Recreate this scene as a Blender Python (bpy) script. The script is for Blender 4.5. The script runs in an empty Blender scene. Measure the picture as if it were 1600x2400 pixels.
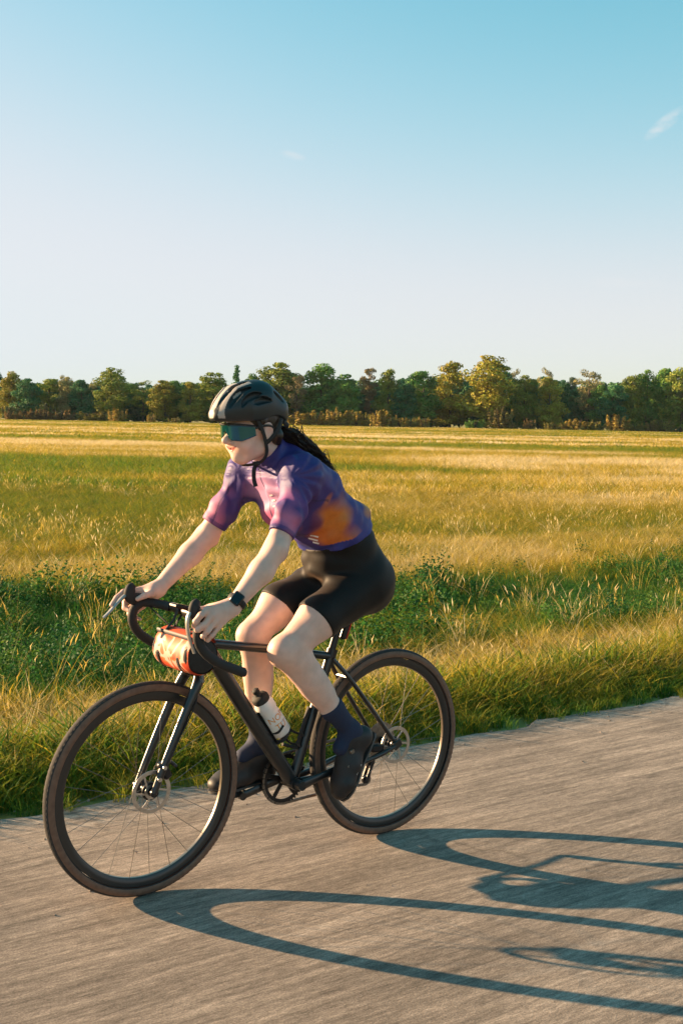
import bpy, math, random
import numpy as np
from mathutils import Vector, Matrix

# ------------------------------------------------------------------ camera, sky, sun, exposure
scn = bpy.context.scene
rng = np.random.default_rng(7)
random.seed(7)

cam_data = bpy.data.cameras.new('camera')
cam = bpy.data.objects.new('camera', cam_data)
scn.collection.objects.link(cam)
cam_data.sensor_fit = 'VERTICAL'
cam_data.sensor_height = 36.0
cam_data.lens = 36.0 * 2796.0 / 2400.0
cam_data.clip_start = 0.1
cam_data.clip_end = 6000.0
PITCH, ROLL = math.radians(4.392), math.radians(1.081)
cam.matrix_world = (Matrix.Translation((0, 0, 1.554)) @ Matrix.Rotation(math.radians(90) - PITCH, 4, 'X')
                    @ Matrix.Rotation(ROLL, 4, 'Z'))
scn.camera = cam

SUN_AZ, SUN_EL = math.radians(163.5), math.radians(14.0)      # azimuth counter-clockwise from +X
world = bpy.data.worlds.new('World')
scn.world = world
world.use_nodes = True
wn, wl = world.node_tree.nodes, world.node_tree.links
wn.clear()
w_out = wn.new('ShaderNodeOutputWorld')
w_bg = wn.new('ShaderNodeBackground')
w_sky = wn.new('ShaderNodeTexSky')
w_sky.sky_type = 'NISHITA'
w_sky.sun_disc = False
w_sky.sun_elevation = SUN_EL
w_sky.sun_rotation = math.radians(90) - SUN_AZ
w_sky.altitude = 0.0
w_sky.air_density = 1.0
w_sky.dust_density = 0.3
w_sky.ozone_density = 3.0
w_bg.inputs['Strength'].default_value = 0.10
# film-like shoulder on the sky's radiance: the same curve in every direction
w_sep = wn.new('ShaderNodeSeparateColor'); w_cmb = wn.new('ShaderNodeCombineColor')
wl.new(w_sky.outputs[0], w_sep.inputs[0])
for i, (k, a) in enumerate(((.69, .78), (.60, .84), (.42, .88))):
    m1 = wn.new('ShaderNodeMath'); m1.operation = 'MULTIPLY'; m1.inputs[1].default_value = k
    m0 = wn.new('ShaderNodeMath'); m0.operation = 'POWER'; m0.inputs[1].default_value = (2.6, 1.5, 2.0)[i]
    mn = wn.new('ShaderNodeMath'); mn.operation = 'MULTIPLY'; mn.inputs[1].default_value = -1.0
    wl.new(m1.outputs[0], m0.inputs[0]); wl.new(m0.outputs[0], mn.inputs[0])
    m2 = wn.new('ShaderNodeMath'); m2.operation = 'EXPONENT'
    m3 = wn.new('ShaderNodeMath'); m3.operation = 'SUBTRACT'; m3.inputs[0].default_value = 1.0
    m4 = wn.new('ShaderNodeMath'); m4.operation = 'MULTIPLY'; m4.inputs[1].default_value = a * 2.87
    wl.new(w_sep.outputs[i], m1.inputs[0]); wl.new(mn.outputs[0], m2.inputs[0]); wl.new(m2.outputs[0], m3.inputs[1])
    wl.new(m3.outputs[0], m4.inputs[0]); wl.new(m4.outputs[0], w_cmb.inputs[i])
# three thin wisps of cirrus
w_geo = wn.new('ShaderNodeTexCoord'); w_col = w_cmb.outputs[0]
w_nz = wn.new('ShaderNodeTexNoise'); w_nz.inputs['Scale'].default_value = 55; w_nz.inputs['Detail'].default_value = 6
w_map = wn.new('ShaderNodeMapping'); w_map.inputs['Scale'].default_value = (1, 1, 2.2)
wl.new(w_geo.outputs['Generated'], w_map.inputs['Vector']); wl.new(w_map.outputs[0], w_nz.inputs['Vector'])
for p0, p1, width, amount in (((.2290, .9480, .2215), (.2580, .9345, .2450), .0058, .75), ((-.0560, .9754, .2138), (-.0320, .9775, .2085), .0036, .45), ((.1850, .9760, .1150), (.2550, .9600, .1130), .0050, .22)):
    A, B = Vector(p0).normalized(), Vector(p1).normalized(); mid = ((A + B) / 2).normalized(); ax = (B - A).normalized(); bx = mid.cross(ax).normalized(); half = (B - A).length / 2
    tot = None
    for axis, sig in ((ax, half), (bx, width), (mid, None)):
        dp = wn.new('ShaderNodeVectorMath'); dp.operation = 'DOT_PRODUCT'; dp.inputs[1].default_value = axis; wl.new(w_geo.outputs['Generated'], dp.inputs[0])
        if sig is None: continue
        sub_ = wn.new('ShaderNodeMath'); sub_.operation = 'SUBTRACT'; sub_.inputs[1].default_value = mid.dot(axis); wl.new(dp.outputs['Value'], sub_.inputs[0])
        dv = wn.new('ShaderNodeMath'); dv.operation = 'DIVIDE'; dv.inputs[1].default_value = sig; wl.new(sub_.outputs[0], dv.inputs[0])
        sq = wn.new('ShaderNodeMath'); sq.operation = 'MULTIPLY'; wl.new(dv.outputs[0], sq.inputs[0]); wl.new(dv.outputs[0], sq.inputs[1])
        if tot is None: tot = sq.outputs[0]
        else:
            ad = wn.new('ShaderNodeMath'); ad.operation = 'ADD'; wl.new(tot, ad.inputs[0]); wl.new(sq.outputs[0], ad.inputs[1]); tot = ad.outputs[0]
    mr = wn.new('ShaderNodeMapRange'); mr.inputs['From Min'].default_value = 1.0; mr.inputs['From Max'].default_value = 0.0; mr.inputs['To Max'].default_value = amount; wl.new(tot, mr.inputs['Value'])
    fm = wn.new('ShaderNodeMapRange'); fm.inputs['From Min'].default_value = .36; fm.inputs['From Max'].default_value = .68; wl.new(w_nz.outputs['Fac'], fm.inputs['Value'])
    ml = wn.new('ShaderNodeMath'); ml.operation = 'MULTIPLY'; wl.new(mr.outputs[0], ml.inputs[0]); wl.new(fm.outputs[0], ml.inputs[1])
    mx = wn.new('ShaderNodeMixRGB'); wl.new(ml.outputs[0], mx.inputs['Fac']); wl.new(w_col, mx.inputs['Color1']); mx.inputs['Color2'].default_value = (2.42, 2.42, 2.45, 1); w_col = mx.outputs[0]
wl.new(w_col, w_bg.inputs['Color'])
wl.new(w_bg.outputs[0], w_out.inputs['Surface'])

sun_data = bpy.data.lights.new('sun', 'SUN')
sun_data.energy = 5.0
sun_data.angle = math.radians(0.6)
sun_data.color = (1.0, 0.66, 0.36)
sun = bpy.data.objects.new('sun', sun_data)
scn.collection.objects.link(sun)
sun_dir = Vector((math.cos(SUN_AZ) * math.cos(SUN_EL), math.sin(SUN_AZ) * math.cos(SUN_EL), math.sin(SUN_EL)))
sun.rotation_euler = sun_dir.to_track_quat('Z', 'Y').to_euler()
sun.location = sun_dir * 50

scn.cycles.max_bounces = 6
scn.cycles.diffuse_bounces = 2
scn.cycles.use_adaptive_sampling = True
scn.cycles.adaptive_threshold = .025
scn.cycles.glossy_bounces = 3
scn.cycles.transmission_bounces = 3
scn.view_settings.view_transform = 'Standard'
scn.view_settings.look = 'None'
scn.view_settings.gamma = 1.0
scn.view_settings.exposure = 1.8
scn.view_settings.use_curve_mapping = False

# ------------------------------------------------------------------ helpers
def tag(o, label=None, cat=None, group=None, kind=None):
    if label: o['label'] = label
    if cat: o['category'] = cat
    if group: o['group'] = group
    if kind: o['kind'] = kind
    return o

def link(o):
    scn.collection.objects.link(o)
    return o

def mesh_np(name, V, F, smooth=True, cols=None, mats=None, fmat=None):
    """V (n,3), F list/array of faces"""
    me = bpy.data.meshes.new(name)
    V = np.asarray(V, dtype=np.float64)
    if isinstance(F, np.ndarray):
        n, k = F.shape
        me.vertices.add(len(V)); me.vertices.foreach_set('co', V.astype(np.float32).ravel())
        me.loops.add(n * k); me.loops.foreach_set('vertex_index', F.astype(np.int32).ravel())
        me.polygons.add(n)
        me.polygons.foreach_set('loop_start', np.arange(0, n * k, k, dtype=np.int32))
        me.polygons.foreach_set('loop_total', np.full(n, k, dtype=np.int32))
        me.update(calc_edges=True)
        me.validate()
    else:
        me.from_pydata([tuple(v) for v in V], [], [tuple(int(i) for i in f) for f in F])
        me.update()
    if smooth:
        me.polygons.foreach_set('use_smooth', np.ones(len(me.polygons), dtype=bool))
    if cols is not None:
        at = me.color_attributes.new('Col', 'FLOAT_COLOR', 'POINT')
        c4 = np.ones((len(V), 4), np.float32); c4[:, :3] = cols
        at.data.foreach_set('color', c4.ravel())
    for m in (mats or []):
        me.materials.append(m)
    if fmat is not None:
        me.polygons.foreach_set('material_index', np.asarray(fmat, np.int32))
    return me

class MB:
    """collects shapes into one mesh"""
    def __init__(s): s.v = []; s.f = []; s.m = []; s.cur = 0
    def add(s, V, F):
        b = len(s.v)
        s.v += [tuple(x) for x in V]
        for f in F:
            s.f.append(tuple(i + b for i in f)); s.m.append(s.cur)
        return s
    def tube(s, pts, r, seg=12, cap=True, closed=False, sc=(1, 1), up=None):
        P = [Vector(p) for p in pts]; n = len(P)
        rr = r if hasattr(r, '__len__') else [r] * n
        V = []; F = []
        prev = None
        for i, p in enumerate(P):
            if closed: t = P[(i + 1) % n] - P[i - 1]
            else: t = P[min(i + 1, n - 1)] - P[max(i - 1, 0)]
            t.normalize()
            if prev is None:
                a = Vector(up) if up else (Vector((0, 1, 0)) if abs(t.y) < .9 else Vector((0, 0, 1)))
                u = (a - t * a.dot(t)).normalized()
            else:
                u = (prev - t * prev.dot(t)).normalized()
            prev = u; w = t.cross(u)
            for k in range(seg):
                a = 2 * math.pi * k / seg
                V.append(p + u * (math.cos(a) * rr[i] * sc[0]) + w * (math.sin(a) * rr[i] * sc[1]))
        m = n if closed else n - 1
        for i in range(m):
            for k in range(seg):
                a, b = i * seg + k, i * seg + (k + 1) % seg
                c, d = ((i + 1) % n) * seg + (k + 1) % seg, ((i + 1) % n) * seg + k
                F.append((a, b, c, d))
        if cap and not closed:
            F.append(tuple(range(seg - 1, -1, -1)))
            F.append(tuple((n - 1) * seg + k for k in range(seg)))
        return s.add(V, F)
    def lathe(s, prof, c, axis=(0, 1, 0), seg=64, closed=False):
        """prof: list of (radius, offset along axis)"""
        ax = Vector(axis).normalized(); c = Vector(c)
        a = Vector((1, 0, 0)) if abs(ax.x) < .9 else Vector((0, 0, 1))
        u = (a - ax * a.dot(ax)).normalized(); w = ax.cross(u)
        V = []; F = []; n = len(prof)
        for k in range(seg):
            t = 2 * math.pi * k / seg; d = u * math.cos(t) + w * math.sin(t)
            for (r, o) in prof: V.append(c + d * r + ax * o)
        m = n if closed else n - 1
        for k in range(seg):
            for i in range(m):
                a0 = k * n + i; a1 = k * n + (i + 1) % n
                b0 = ((k + 1) % seg) * n + i; b1 = ((k + 1) % seg) * n + (i + 1) % n
                F.append((a0, b0, b1, a1))
        return s.add(V, F)
    def box(s, c, d, rot=None, bev=0.0):
        c = Vector(c); hx, hy, hz = d[0] / 2, d[1] / 2, d[2] / 2
        R = rot if rot is not None else Matrix.Identity(3)
        b = min(bev, hx * .9, hy * .9, hz * .9)
        if b <= 0:
            V = [c + R @ Vector((x * hx, y * hy, z * hz)) for x in (-1, 1) for y in (-1, 1) for z in (-1, 1)]
            F = [(0, 1, 3, 2), (4, 6, 7, 5), (0, 4, 5, 1), (2, 3, 7, 6), (0, 2, 6, 4), (1, 5, 7, 3)]
            return s.add(V, F)
        bm_v = []; idx = {}
        for x in (-1, 1):
            for y in (-1, 1):
                for z in (-1, 1):
                    for k in range(3):
                        p = [x * (hx - b), y * (hy - b), z * (hz - b)]
                        p[k] = (x, y, z)[k] * (hx, hy, hz)[k]
                        idx[(x, y, z, k)] = len(bm_v); bm_v.append(c + R @ Vector(p))
        F = []
        for k in range(3):
            i, j = [(1, 2), (0, 2), (0, 1)][k]
            for sg in (-1, 1):
                q = []
                for (a, e) in ((-1, -1), (1, -1), (1, 1), (-1, 1)):
                    t = [0, 0, 0]; t[k] = sg; t[i] = a; t[j] = e
                    q.append(idx[(t[0], t[1], t[2], k)])
                F.append(tuple(q))
        for k in range(3):
            i, j = [(1, 2), (0, 2), (0, 1)][k]
            for a in (-1, 1):
                for e in (-1, 1):
                    q = []
                    for sg in (-1, 1):
                        t = [0, 0, 0]; t[k] = sg; t[i] = a; t[j] = e
                        q.append((idx[tuple(t) + (i,)], idx[tuple(t) + (j,)]))
                    F.append((q[0][0], q[1][0], q[1][1], q[0][1]))
        for x in (-1, 1):
            for y in (-1, 1):
                for z in (-1, 1):
                    F.append(tuple(idx[(x, y, z, k)] for k in range(3)))
        return s.add(bm_v, F)
    def sphere(s, c, r, seg=14, rings=8):
        c = Vector(c); r = (r, r, r) if not hasattr(r, '__len__') else r
        V = [c + Vector((0, 0, r[2]))]; F = []
        for i in range(1, rings):
            t = math.pi * i / rings
            for k in range(seg):
                a = 2 * math.pi * k / seg
                V.append(c + Vector((r[0] * math.sin(t) * math.cos(a), r[1] * math.sin(t) * math.sin(a), r[2] * math.cos(t))))
        V.append(c - Vector((0, 0, r[2]))); last = len(V) - 1
        for k in range(seg):
            F.append((0, 1 + k, 1 + (k + 1) % seg))
            F.append((last, last - seg + (k + 1) % seg, last - seg + k))
        for i in range(rings - 2):
            for k in range(seg):
                a = 1 + i * seg + k; b = 1 + i * seg + (k + 1) % seg
                F.append((a, a + seg, b + seg, b))
        return s.add(V, F)
    def build(s, name, mats, parent=None, smooth=True, angle=None):
        import bmesh
        mats = mats if isinstance(mats, (list, tuple)) else [mats]
        me = mesh_np(name, np.array([tuple(v) for v in s.v]), s.f, smooth, mats=mats, fmat=s.m)
        bm = bmesh.new(); bm.from_mesh(me)
        bmesh.ops.recalc_face_normals(bm, faces=bm.faces[:])
        if smooth:
            lim = math.radians(angle or 42)
            for e in bm.edges:
                if len(e.link_faces) == 2 and e.calc_face_angle(0) > lim: e.smooth = False
        bm.to_mesh(me); bm.free()
        o = link(bpy.data.objects.new(name, me))
        if parent is not None: o.parent = parent
        return o

def spline(pts, n=8):
    """Catmull-Rom through the points"""
    P = [np.array(p, float) for p in pts]
    P = [2 * P[0] - P[1]] + P + [2 * P[-1] - P[-2]]
    out = []
    for i in range(1, len(P) - 2):
        for k in range(n):
            t = k / n
            a, b, c, d = P[i - 1], P[i], P[i + 1], P[i + 2]
            out.append(.5 * ((2 * b) + (-a + c) * t + (2 * a - 5 * b + 4 * c - d) * t * t + (-a + 3 * b - 3 * c + d) * t ** 3))
    out.append(P[-2])
    return out

# ------------------------------------------------------------------ materials
def mat(name, col, rough=.5, metal=0.0, spec=.5, noise=0.0, nscale=40.0, bump=0.0, bscale=200.0, coat=0.0, sss=0.0, attr=None, emit=None):
    m = bpy.data.materials.new(name); m.use_nodes = True
    n, l = m.node_tree.nodes, m.node_tree.links
    b = n['Principled BSDF']
    b.inputs['Roughness'].default_value = rough
    b.inputs['Metallic'].default_value = metal
    b.inputs['Specular IOR Level'].default_value = spec
    b.inputs['Coat Weight'].default_value = coat
    b.inputs['Coat Roughness'].default_value = .15
    if sss > 0:
        b.inputs['Subsurface Weight'].default_value = sss
        b.inputs['Subsurface Radius'].default_value = (1.0, .35, .2)
        b.inputs['Subsurface Scale'].default_value = .012
    src = None
    if attr:
        a = n.new('ShaderNodeAttribute'); a.attribute_name = attr; src = a.outputs['Color']
    tc = n.new('ShaderNodeTexCoord')
    if noise > 0:
        t = n.new('ShaderNodeTexNoise'); t.inputs['Scale'].default_value = nscale; t.inputs['Detail'].default_value = 4
        l.new(tc.outputs['Object'], t.inputs['Vector'])
        mp = n.new('ShaderNodeMapRange'); mp.inputs['From Min'].default_value = .3; mp.inputs['From Max'].default_value = .7
        mp.inputs['To Min'].default_value = 1 - noise; mp.inputs['To Max'].default_value = 1 + noise
        l.new(t.outputs['Fac'], mp.inputs['Value'])
        mx = n.new('ShaderNodeMixRGB'); mx.blend_type = 'MULTIPLY'; mx.inputs['Fac'].default_value = 1
        if src is not None: l.new(src, mx.inputs['Color1'])
        else: mx.inputs['Color1'].default_value = (*col, 1)
        l.new(mp.outputs[0], mx.inputs['Color2'])
        src = mx.outputs[0]
    if src is not None: l.new(src, b.inputs['Base Color'])
    else: b.inputs['Base Color'].default_value = (*col, 1)
    if bump > 0:
        t2 = n.new('ShaderNodeTexNoise'); t2.inputs['Scale'].default_value = bscale; t2.inputs['Detail'].default_value = 3
        l.new(tc.outputs['Object'], t2.inputs['Vector'])
        bp = n.new('ShaderNodeBump'); bp.inputs['Strength'].default_value = bump; bp.inputs['Distance'].default_value = .002
        l.new(t2.outputs['Fac'], bp.inputs['Height']); l.new(bp.outputs[0], b.inputs['Normal'])
    return m

def vnoise(x, y, seed=0):
    """value noise on arrays, 0..1"""
    def h(i, j):
        n = (i.astype(np.int64) * 374761393 + j.astype(np.int64) * 668265263 + seed * 974711) & 0x7fffffff
        n = ((n ^ (n >> 13)) * 1274126177) & 0x7fffffff
        return ((n ^ (n >> 16)) & 0xffff) / 65535.0
    i, j = np.floor(x), np.floor(y); u, v = x - i, y - j
    u = u * u * (3 - 2 * u); v = v * v * (3 - 2 * v)
    return (h(i, j) * (1 - u) + h(i + 1, j) * u) * (1 - v) + (h(i, j + 1) * (1 - u) + h(i + 1, j + 1) * u) * v
def fbm(x, y, seed=0, oct=4):
    s = 0; a = .5; t = 0
    for k in range(oct):
        s = s + a * vnoise(x * 2 ** k, y * 2 ** k, seed + k * 17); t += a; a *= .5
    return s / t

# ------------------------------------------------------------------ the land: ground, road
ROAD_P = np.array([-1.297, 4.505]); ROAD_D = np.array([.8132, .582]); ROAD_N = np.array([-.582, .8132])   # edge point, direction, normal into the field
def road_off(x, y): return (x - ROAD_P[0]) * ROAD_N[0] + (y - ROAD_P[1]) * ROAD_N[1]
def road_along(x, y): return (x - ROAD_P[0]) * ROAD_D[0] + (y - ROAD_P[1]) * ROAD_D[1]

def straw_amount(x, y):
    """0 green .. 1 dry straw, the way the meadow is patched"""
    d = np.hypot(x, y)
    p = fbm(x / 55 + 3, y / 9 + 1, 3) * .55 + fbm(x / 9, y / 3.0, 9) * .45
    left = np.clip((-x / np.maximum(y, 1) - .02) * 5, 0, 1) * np.exp(-((y - 24) / 9) ** 2)      # the greener hollow on the left
    pale = np.exp(-((y - 66 - .15 * x) / 11) ** 2) * np.clip(.5 - x / 14, 0, 1) + np.exp(-((y - 41 + .2 * x) / 6) ** 2) * np.clip(x / 8 + .3, 0, 1) + .6 * np.exp(-((y - 130 + .3 * x) / 22) ** 2)
    return np.clip((p - .44) * 4.4 - left * .9 + .75 * pale * (.5 + fbm(x / 3, y / 3, 15)), 0, 1)

def ground_z(x, y):
    off = road_off(x, y)
    z = -.02 - .06 * np.clip(off / .8, 0, 1) - .10 * np.exp(-((off - 3.2) / 1.2) ** 2)
    far = np.clip((off - 5) / 30, 0, 1)
    z = z + far * (.35 * (fbm(x / 60, y / 40, 21, 3) - .5))
    return np.where(off < 0, -.03, z)

def build_ground():
    # one sheet, fine near, coarse to the horizon
    def axis(a, b, near, far):
        out = [0.0]; st = near
        while out[-1] < b: out.append(out[-1] + st); st = min(st * 1.09, far)
        neg = [0.0]; st = near
        while neg[-1] > a: neg.append(neg[-1] - st); st = min(st * 1.09, far)
        return np.array(sorted(set(neg + out)))
    xs = axis(-2500, 2500, .35, 160); ys = axis(-600, 4500, .35, 160) + 5.0
    X, Y = np.meshgrid(xs, ys); Z = ground_z(X, Y)
    V = np.stack([X.ravel(), Y.ravel(), Z.ravel()], 1)
    nx, ny = len(xs), len(ys)
    i, j = np.meshgrid(np.arange(nx - 1), np.arange(ny - 1)); a = (j * nx + i).ravel()
    F = np.stack([a, a + 1, a + nx + 1, a + nx], 1)
    m = bpy.data.materials.new('meadow_soil'); m.use_nodes = True
    n, l = m.node_tree.nodes, m.node_tree.links; b = n['Principled BSDF']; b.inputs['Roughness'].default_value = .95
    b.inputs['Specular IOR Level'].default_value = .1
    tc = n.new('ShaderNodeTexCoord')
    mpn = n.new('ShaderNodeMapping'); mpn.inputs['Scale'].default_value = (.05, .12, 1); l.new(tc.outputs['Object'], mpn.inputs['Vector'])
    t1 = n.new('ShaderNodeTexNoise'); t1.inputs['Scale'].default_value = 1; t1.inputs['Detail'].default_value = 8; l.new(mpn.outputs[0], t1.inputs['Vector'])
    t2 = n.new('ShaderNodeTexNoise'); t2.inputs['Scale'].default_value = 14; t2.inputs['Detail'].default_value = 6; l.new(tc.outputs['Object'], t2.inputs['Vector'])
    add = n.new('ShaderNodeMath'); add.operation = 'ADD'; l.new(t1.outputs[0], add.inputs[0])
    mul = n.new('ShaderNodeMath'); mul.operation = 'MULTIPLY'; mul.inputs[1].default_value = .5; l.new(t2.outputs[0], mul.inputs[0]); l.new(mul.outputs[0], add.inputs[1])
    r = n.new('ShaderNodeValToRGB'); l.new(add.outputs[0], r.inputs[0])
    r.color_ramp.elements[0].position = .55; r.color_ramp.elements[0].color = (.16, .165, .035, 1)
    r.color_ramp.elements[1].position = .95; r.color_ramp.elements[1].color = (.42, .34, .13, 1)
    l.new(r.outputs[0], b.inputs['Base Color'])
    o = link(bpy.data.objects.new('ground', mesh_np('ground', V, F, True, mats=[m])))
    tag(o, kind='structure')
build_ground()

def build_road():
    m = bpy.data.materials.new('worn_asphalt'); m.use_nodes = True
    n, l = m.node_tree.nodes, m.node_tree.links; b = n['Principled BSDF']; b.inputs['Roughness'].default_value = .82
    b.inputs['Specular IOR Level'].default_value = .25
    tc = n.new('ShaderNodeTexCoord')
    def noise(scale, detail, rough=.55):
        mp = n.new('ShaderNodeMapping'); mp.inputs['Scale'].default_value = scale; l.new(tc.outputs['Object'], mp.inputs['Vector'])
        t = n.new('ShaderNodeTexNoise'); t.inputs['Scale'].default_value = 1; t.inputs['Detail'].default_value = detail; t.inputs['Roughness'].default_value = rough
        l.new(mp.outputs[0], t.inputs['Vector']); return t.outputs['Fac']
    def rng_(v, a, b_, c, d):
        mp = n.new('ShaderNodeMapRange'); mp.inputs['From Min'].default_value = a; mp.inputs['From Max'].default_value = b_
        mp.inputs['To Min'].default_value = c; mp.inputs['To Max'].default_value = d; l.new(v, mp.inputs['Value']); return mp.outputs[0]
    def mulc(c, v):
        x = n.new('ShaderNodeMixRGB'); x.blend_type = 'MULTIPLY'; x.inputs['Fac'].default_value = 1
        l.new(c, x.inputs['Color1']); l.new(v, x.inputs['Color2']); return x.outputs[0]
    streak = noise((3.0, 30, 1), 6, .7)         # long wear marks in the travelling direction (object X)
    fine = noise((26, 90, 1), 4, .7)
    patch = noise((.35, .9, 1), 4)
    grain = noise((150, 210, 210), 3, .75)
    r = n.new('ShaderNodeValToRGB'); l.new(patch, r.inputs[0])
    r.color_ramp.elements[0].position = .3; r.color_ramp.elements[0].color = (.200, .165, .138, 1)
    r.color_ramp.elements[1].position = .7; r.color_ramp.elements[1].color = (.300, .248, .205, 1)
    c = mulc(r.outputs[0], rng_(streak, .33, .67, .62, 1.38))
    streak2 = noise((.55, 13, 1), 6, .7)
    c = mulc(c, rng_(streak2, .35, .65, .80, 1.20))
    blot = noise((.9, 2.6, 1), 6, .6)
    c = mulc(c, rng_(blot, .34, .66, .74, 1.22))
    c = mulc(c, rng_(fine, .32, .68, .66, 1.34))
    c = mulc(c, rng_(grain, .3, .7, .55, 1.45))
    mpv = n.new('ShaderNodeMapping'); mpv.inputs['Scale'].default_value = (.55, 1.1, 1); l.new(tc.outputs['Object'], mpv.inputs['Vector'])
    wz = n.new('ShaderNodeTexNoise'); wz.inputs['Scale'].default_value = 3; wz.inputs['Detail'].default_value = 5; l.new(mpv.outputs[0], wz.inputs['Vector'])
    vm = n.new('ShaderNodeMixRGB'); vm.inputs['Fac'].default_value = .22; l.new(mpv.outputs[0], vm.inputs['Color1']); l.new(wz.outputs['Color'], vm.inputs['Color2'])
    vo = n.new('ShaderNodeTexVoronoi'); vo.feature = 'DISTANCE_TO_EDGE'; vo.inputs['Scale'].default_value = 1.0; l.new(vm.outputs[0], vo.inputs['Vector'])
    c = mulc(c, rng_(vo.outputs['Distance'], .0, .007, .72, 1.0))
    l.new(c, b.inputs['Base Color'])
    bp = n.new('ShaderNodeBump'); bp.inputs['Strength'].default_value = .35; bp.inputs['Distance'].default_value = .004
    l.new(grain, bp.inputs['Height']); l.new(bp.outputs[0], b.inputs['Normal'])
    # sheet along the road: s along, t across (0 = edge at the field), edge slightly ragged
    S = np.concatenate([np.arange(-60, -6, 2.0), np.arange(-6, 16, .12), np.arange(16, 120, 2.0)])
    T = np.array([0, -.05, -.3, -1, -2, -3, -4.5, -6.0])
    V = []
    for s in S:
        e = .11 * (fbm(np.array([s * 1.3]), np.array([.5]), 5)[0] - .5) * 2 + .09 * (fbm(np.array([s * 9.0]), np.array([2.5]), 6)[0] - .5)
        for k, t in enumerate(T):
            V.append((s, t + (e if k < 2 else 0), -.035 if k == 0 else 0))
    nT = len(T); F = []
    for i in range(len(S) - 1):
        for k in range(nT - 1):
            a = i * nT + k; F.append((a, a + 1, a + nT + 1, a + nT))
    me = mesh_np('road', np.array(V), F, False, mats=[m])
    o = link(bpy.data.objects.new('road', me))
    o.location = (ROAD_P[0], ROAD_P[1], 0); o.rotation_euler = (0, 0, math.atan2(ROAD_D[1], ROAD_D[0]))
    me.flip_normals() if me.polygons[0].normal.z < 0 else None
    tag(o, kind='structure')
build_road()

# ------------------------------------------------------------------ grass (stuff): tufts set out by geometry nodes
def leaf_mat(name, stops, trans=.4, use='INSTANCER', rough=.6):
    """stops: colour ramp over the instance attribute 'tint' (or Object Info colour)"""
    m = bpy.data.materials.new(name); m.use_nodes = True
    n, l = m.node_tree.nodes, m.node_tree.links; n.clear()
    out = n.new('ShaderNodeOutputMaterial')
    a = n.new('ShaderNodeAttribute'); a.attribute_type = 'INSTANCER'; a.attribute_name = 'tint'
    bl = n.new('ShaderNodeAttribute'); bl.attribute_name = 'Col'
    sp = n.new('ShaderNodeSeparateColor'); l.new(bl.outputs['Color'], sp.inputs[0])
    ad = n.new('ShaderNodeMath'); ad.operation = 'MULTIPLY_ADD'; ad.inputs[1].default_value = .3; ad.inputs[2].default_value = -.15
    l.new(sp.outputs[0], ad.inputs[0])
    ad2 = n.new('ShaderNodeMath'); ad2.operation = 'ADD'; ad2.use_clamp = True; l.new(a.outputs['Fac'], ad2.inputs[0]); l.new(ad.outputs[0], ad2.inputs[1])
    r = n.new('ShaderNodeValToRGB'); l.new(ad2.outputs[0], r.inputs[0])
    els = r.color_ramp.elements
    els[0].position, els[0].color = stops[0][0], (*stops[0][1], 1)
    els[1].position, els[1].color = stops[-1][0], (*stops[-1][1], 1)
    for p, c in stops[1:-1]:
        e = els.new(p); e.color = (*c, 1)
    mr = n.new('ShaderNodeMapRange'); mr.inputs['To Min'].default_value = .7; mr.inputs['To Max'].default_value = 1.3; l.new(sp.outputs[1], mr.inputs['Value'])
    mx = n.new('ShaderNodeMixRGB'); mx.blend_type = 'MULTIPLY'; mx.inputs['Fac'].default_value = 1
    l.new(r.outputs[0], mx.inputs['Color1']); l.new(mr.outputs[0], mx.inputs['Color2'])
    d = n.new('ShaderNodeBsdfPrincipled'); d.inputs['Roughness'].default_value = rough; d.inputs['Specular IOR Level'].default_value = .25
    t = n.new('ShaderNodeBsdfTranslucent')
    l.new(mx.outputs[0], d.inputs['Base Color']); l.new(mx.outputs[0], t.inputs['Color'])
    ms = n.new('ShaderNodeMixShader'); ms.inputs[0].default_value = trans
    l.new(d.outputs[0], ms.inputs[1]); l.new(t.outputs[0], ms.inputs[2]); l.new(ms.outputs[0], out.inputs['Surface'])
    return m

GRASS = leaf_mat('meadow_grass', [(0, (.022, .120, .020)), (.28, (.095, .185, .018)), (.5, (.27, .255, .022)), (.66, (.46, .320, .030)), (.82, (.58, .45, .14)), (1, (.74, .63, .40))], .45)
WEED = leaf_mat('lush_weeds', [(0, (.018, .100, .030)), (.5, (.050, .160, .026)), (1, (.14, .22, .022))], .45)

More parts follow.
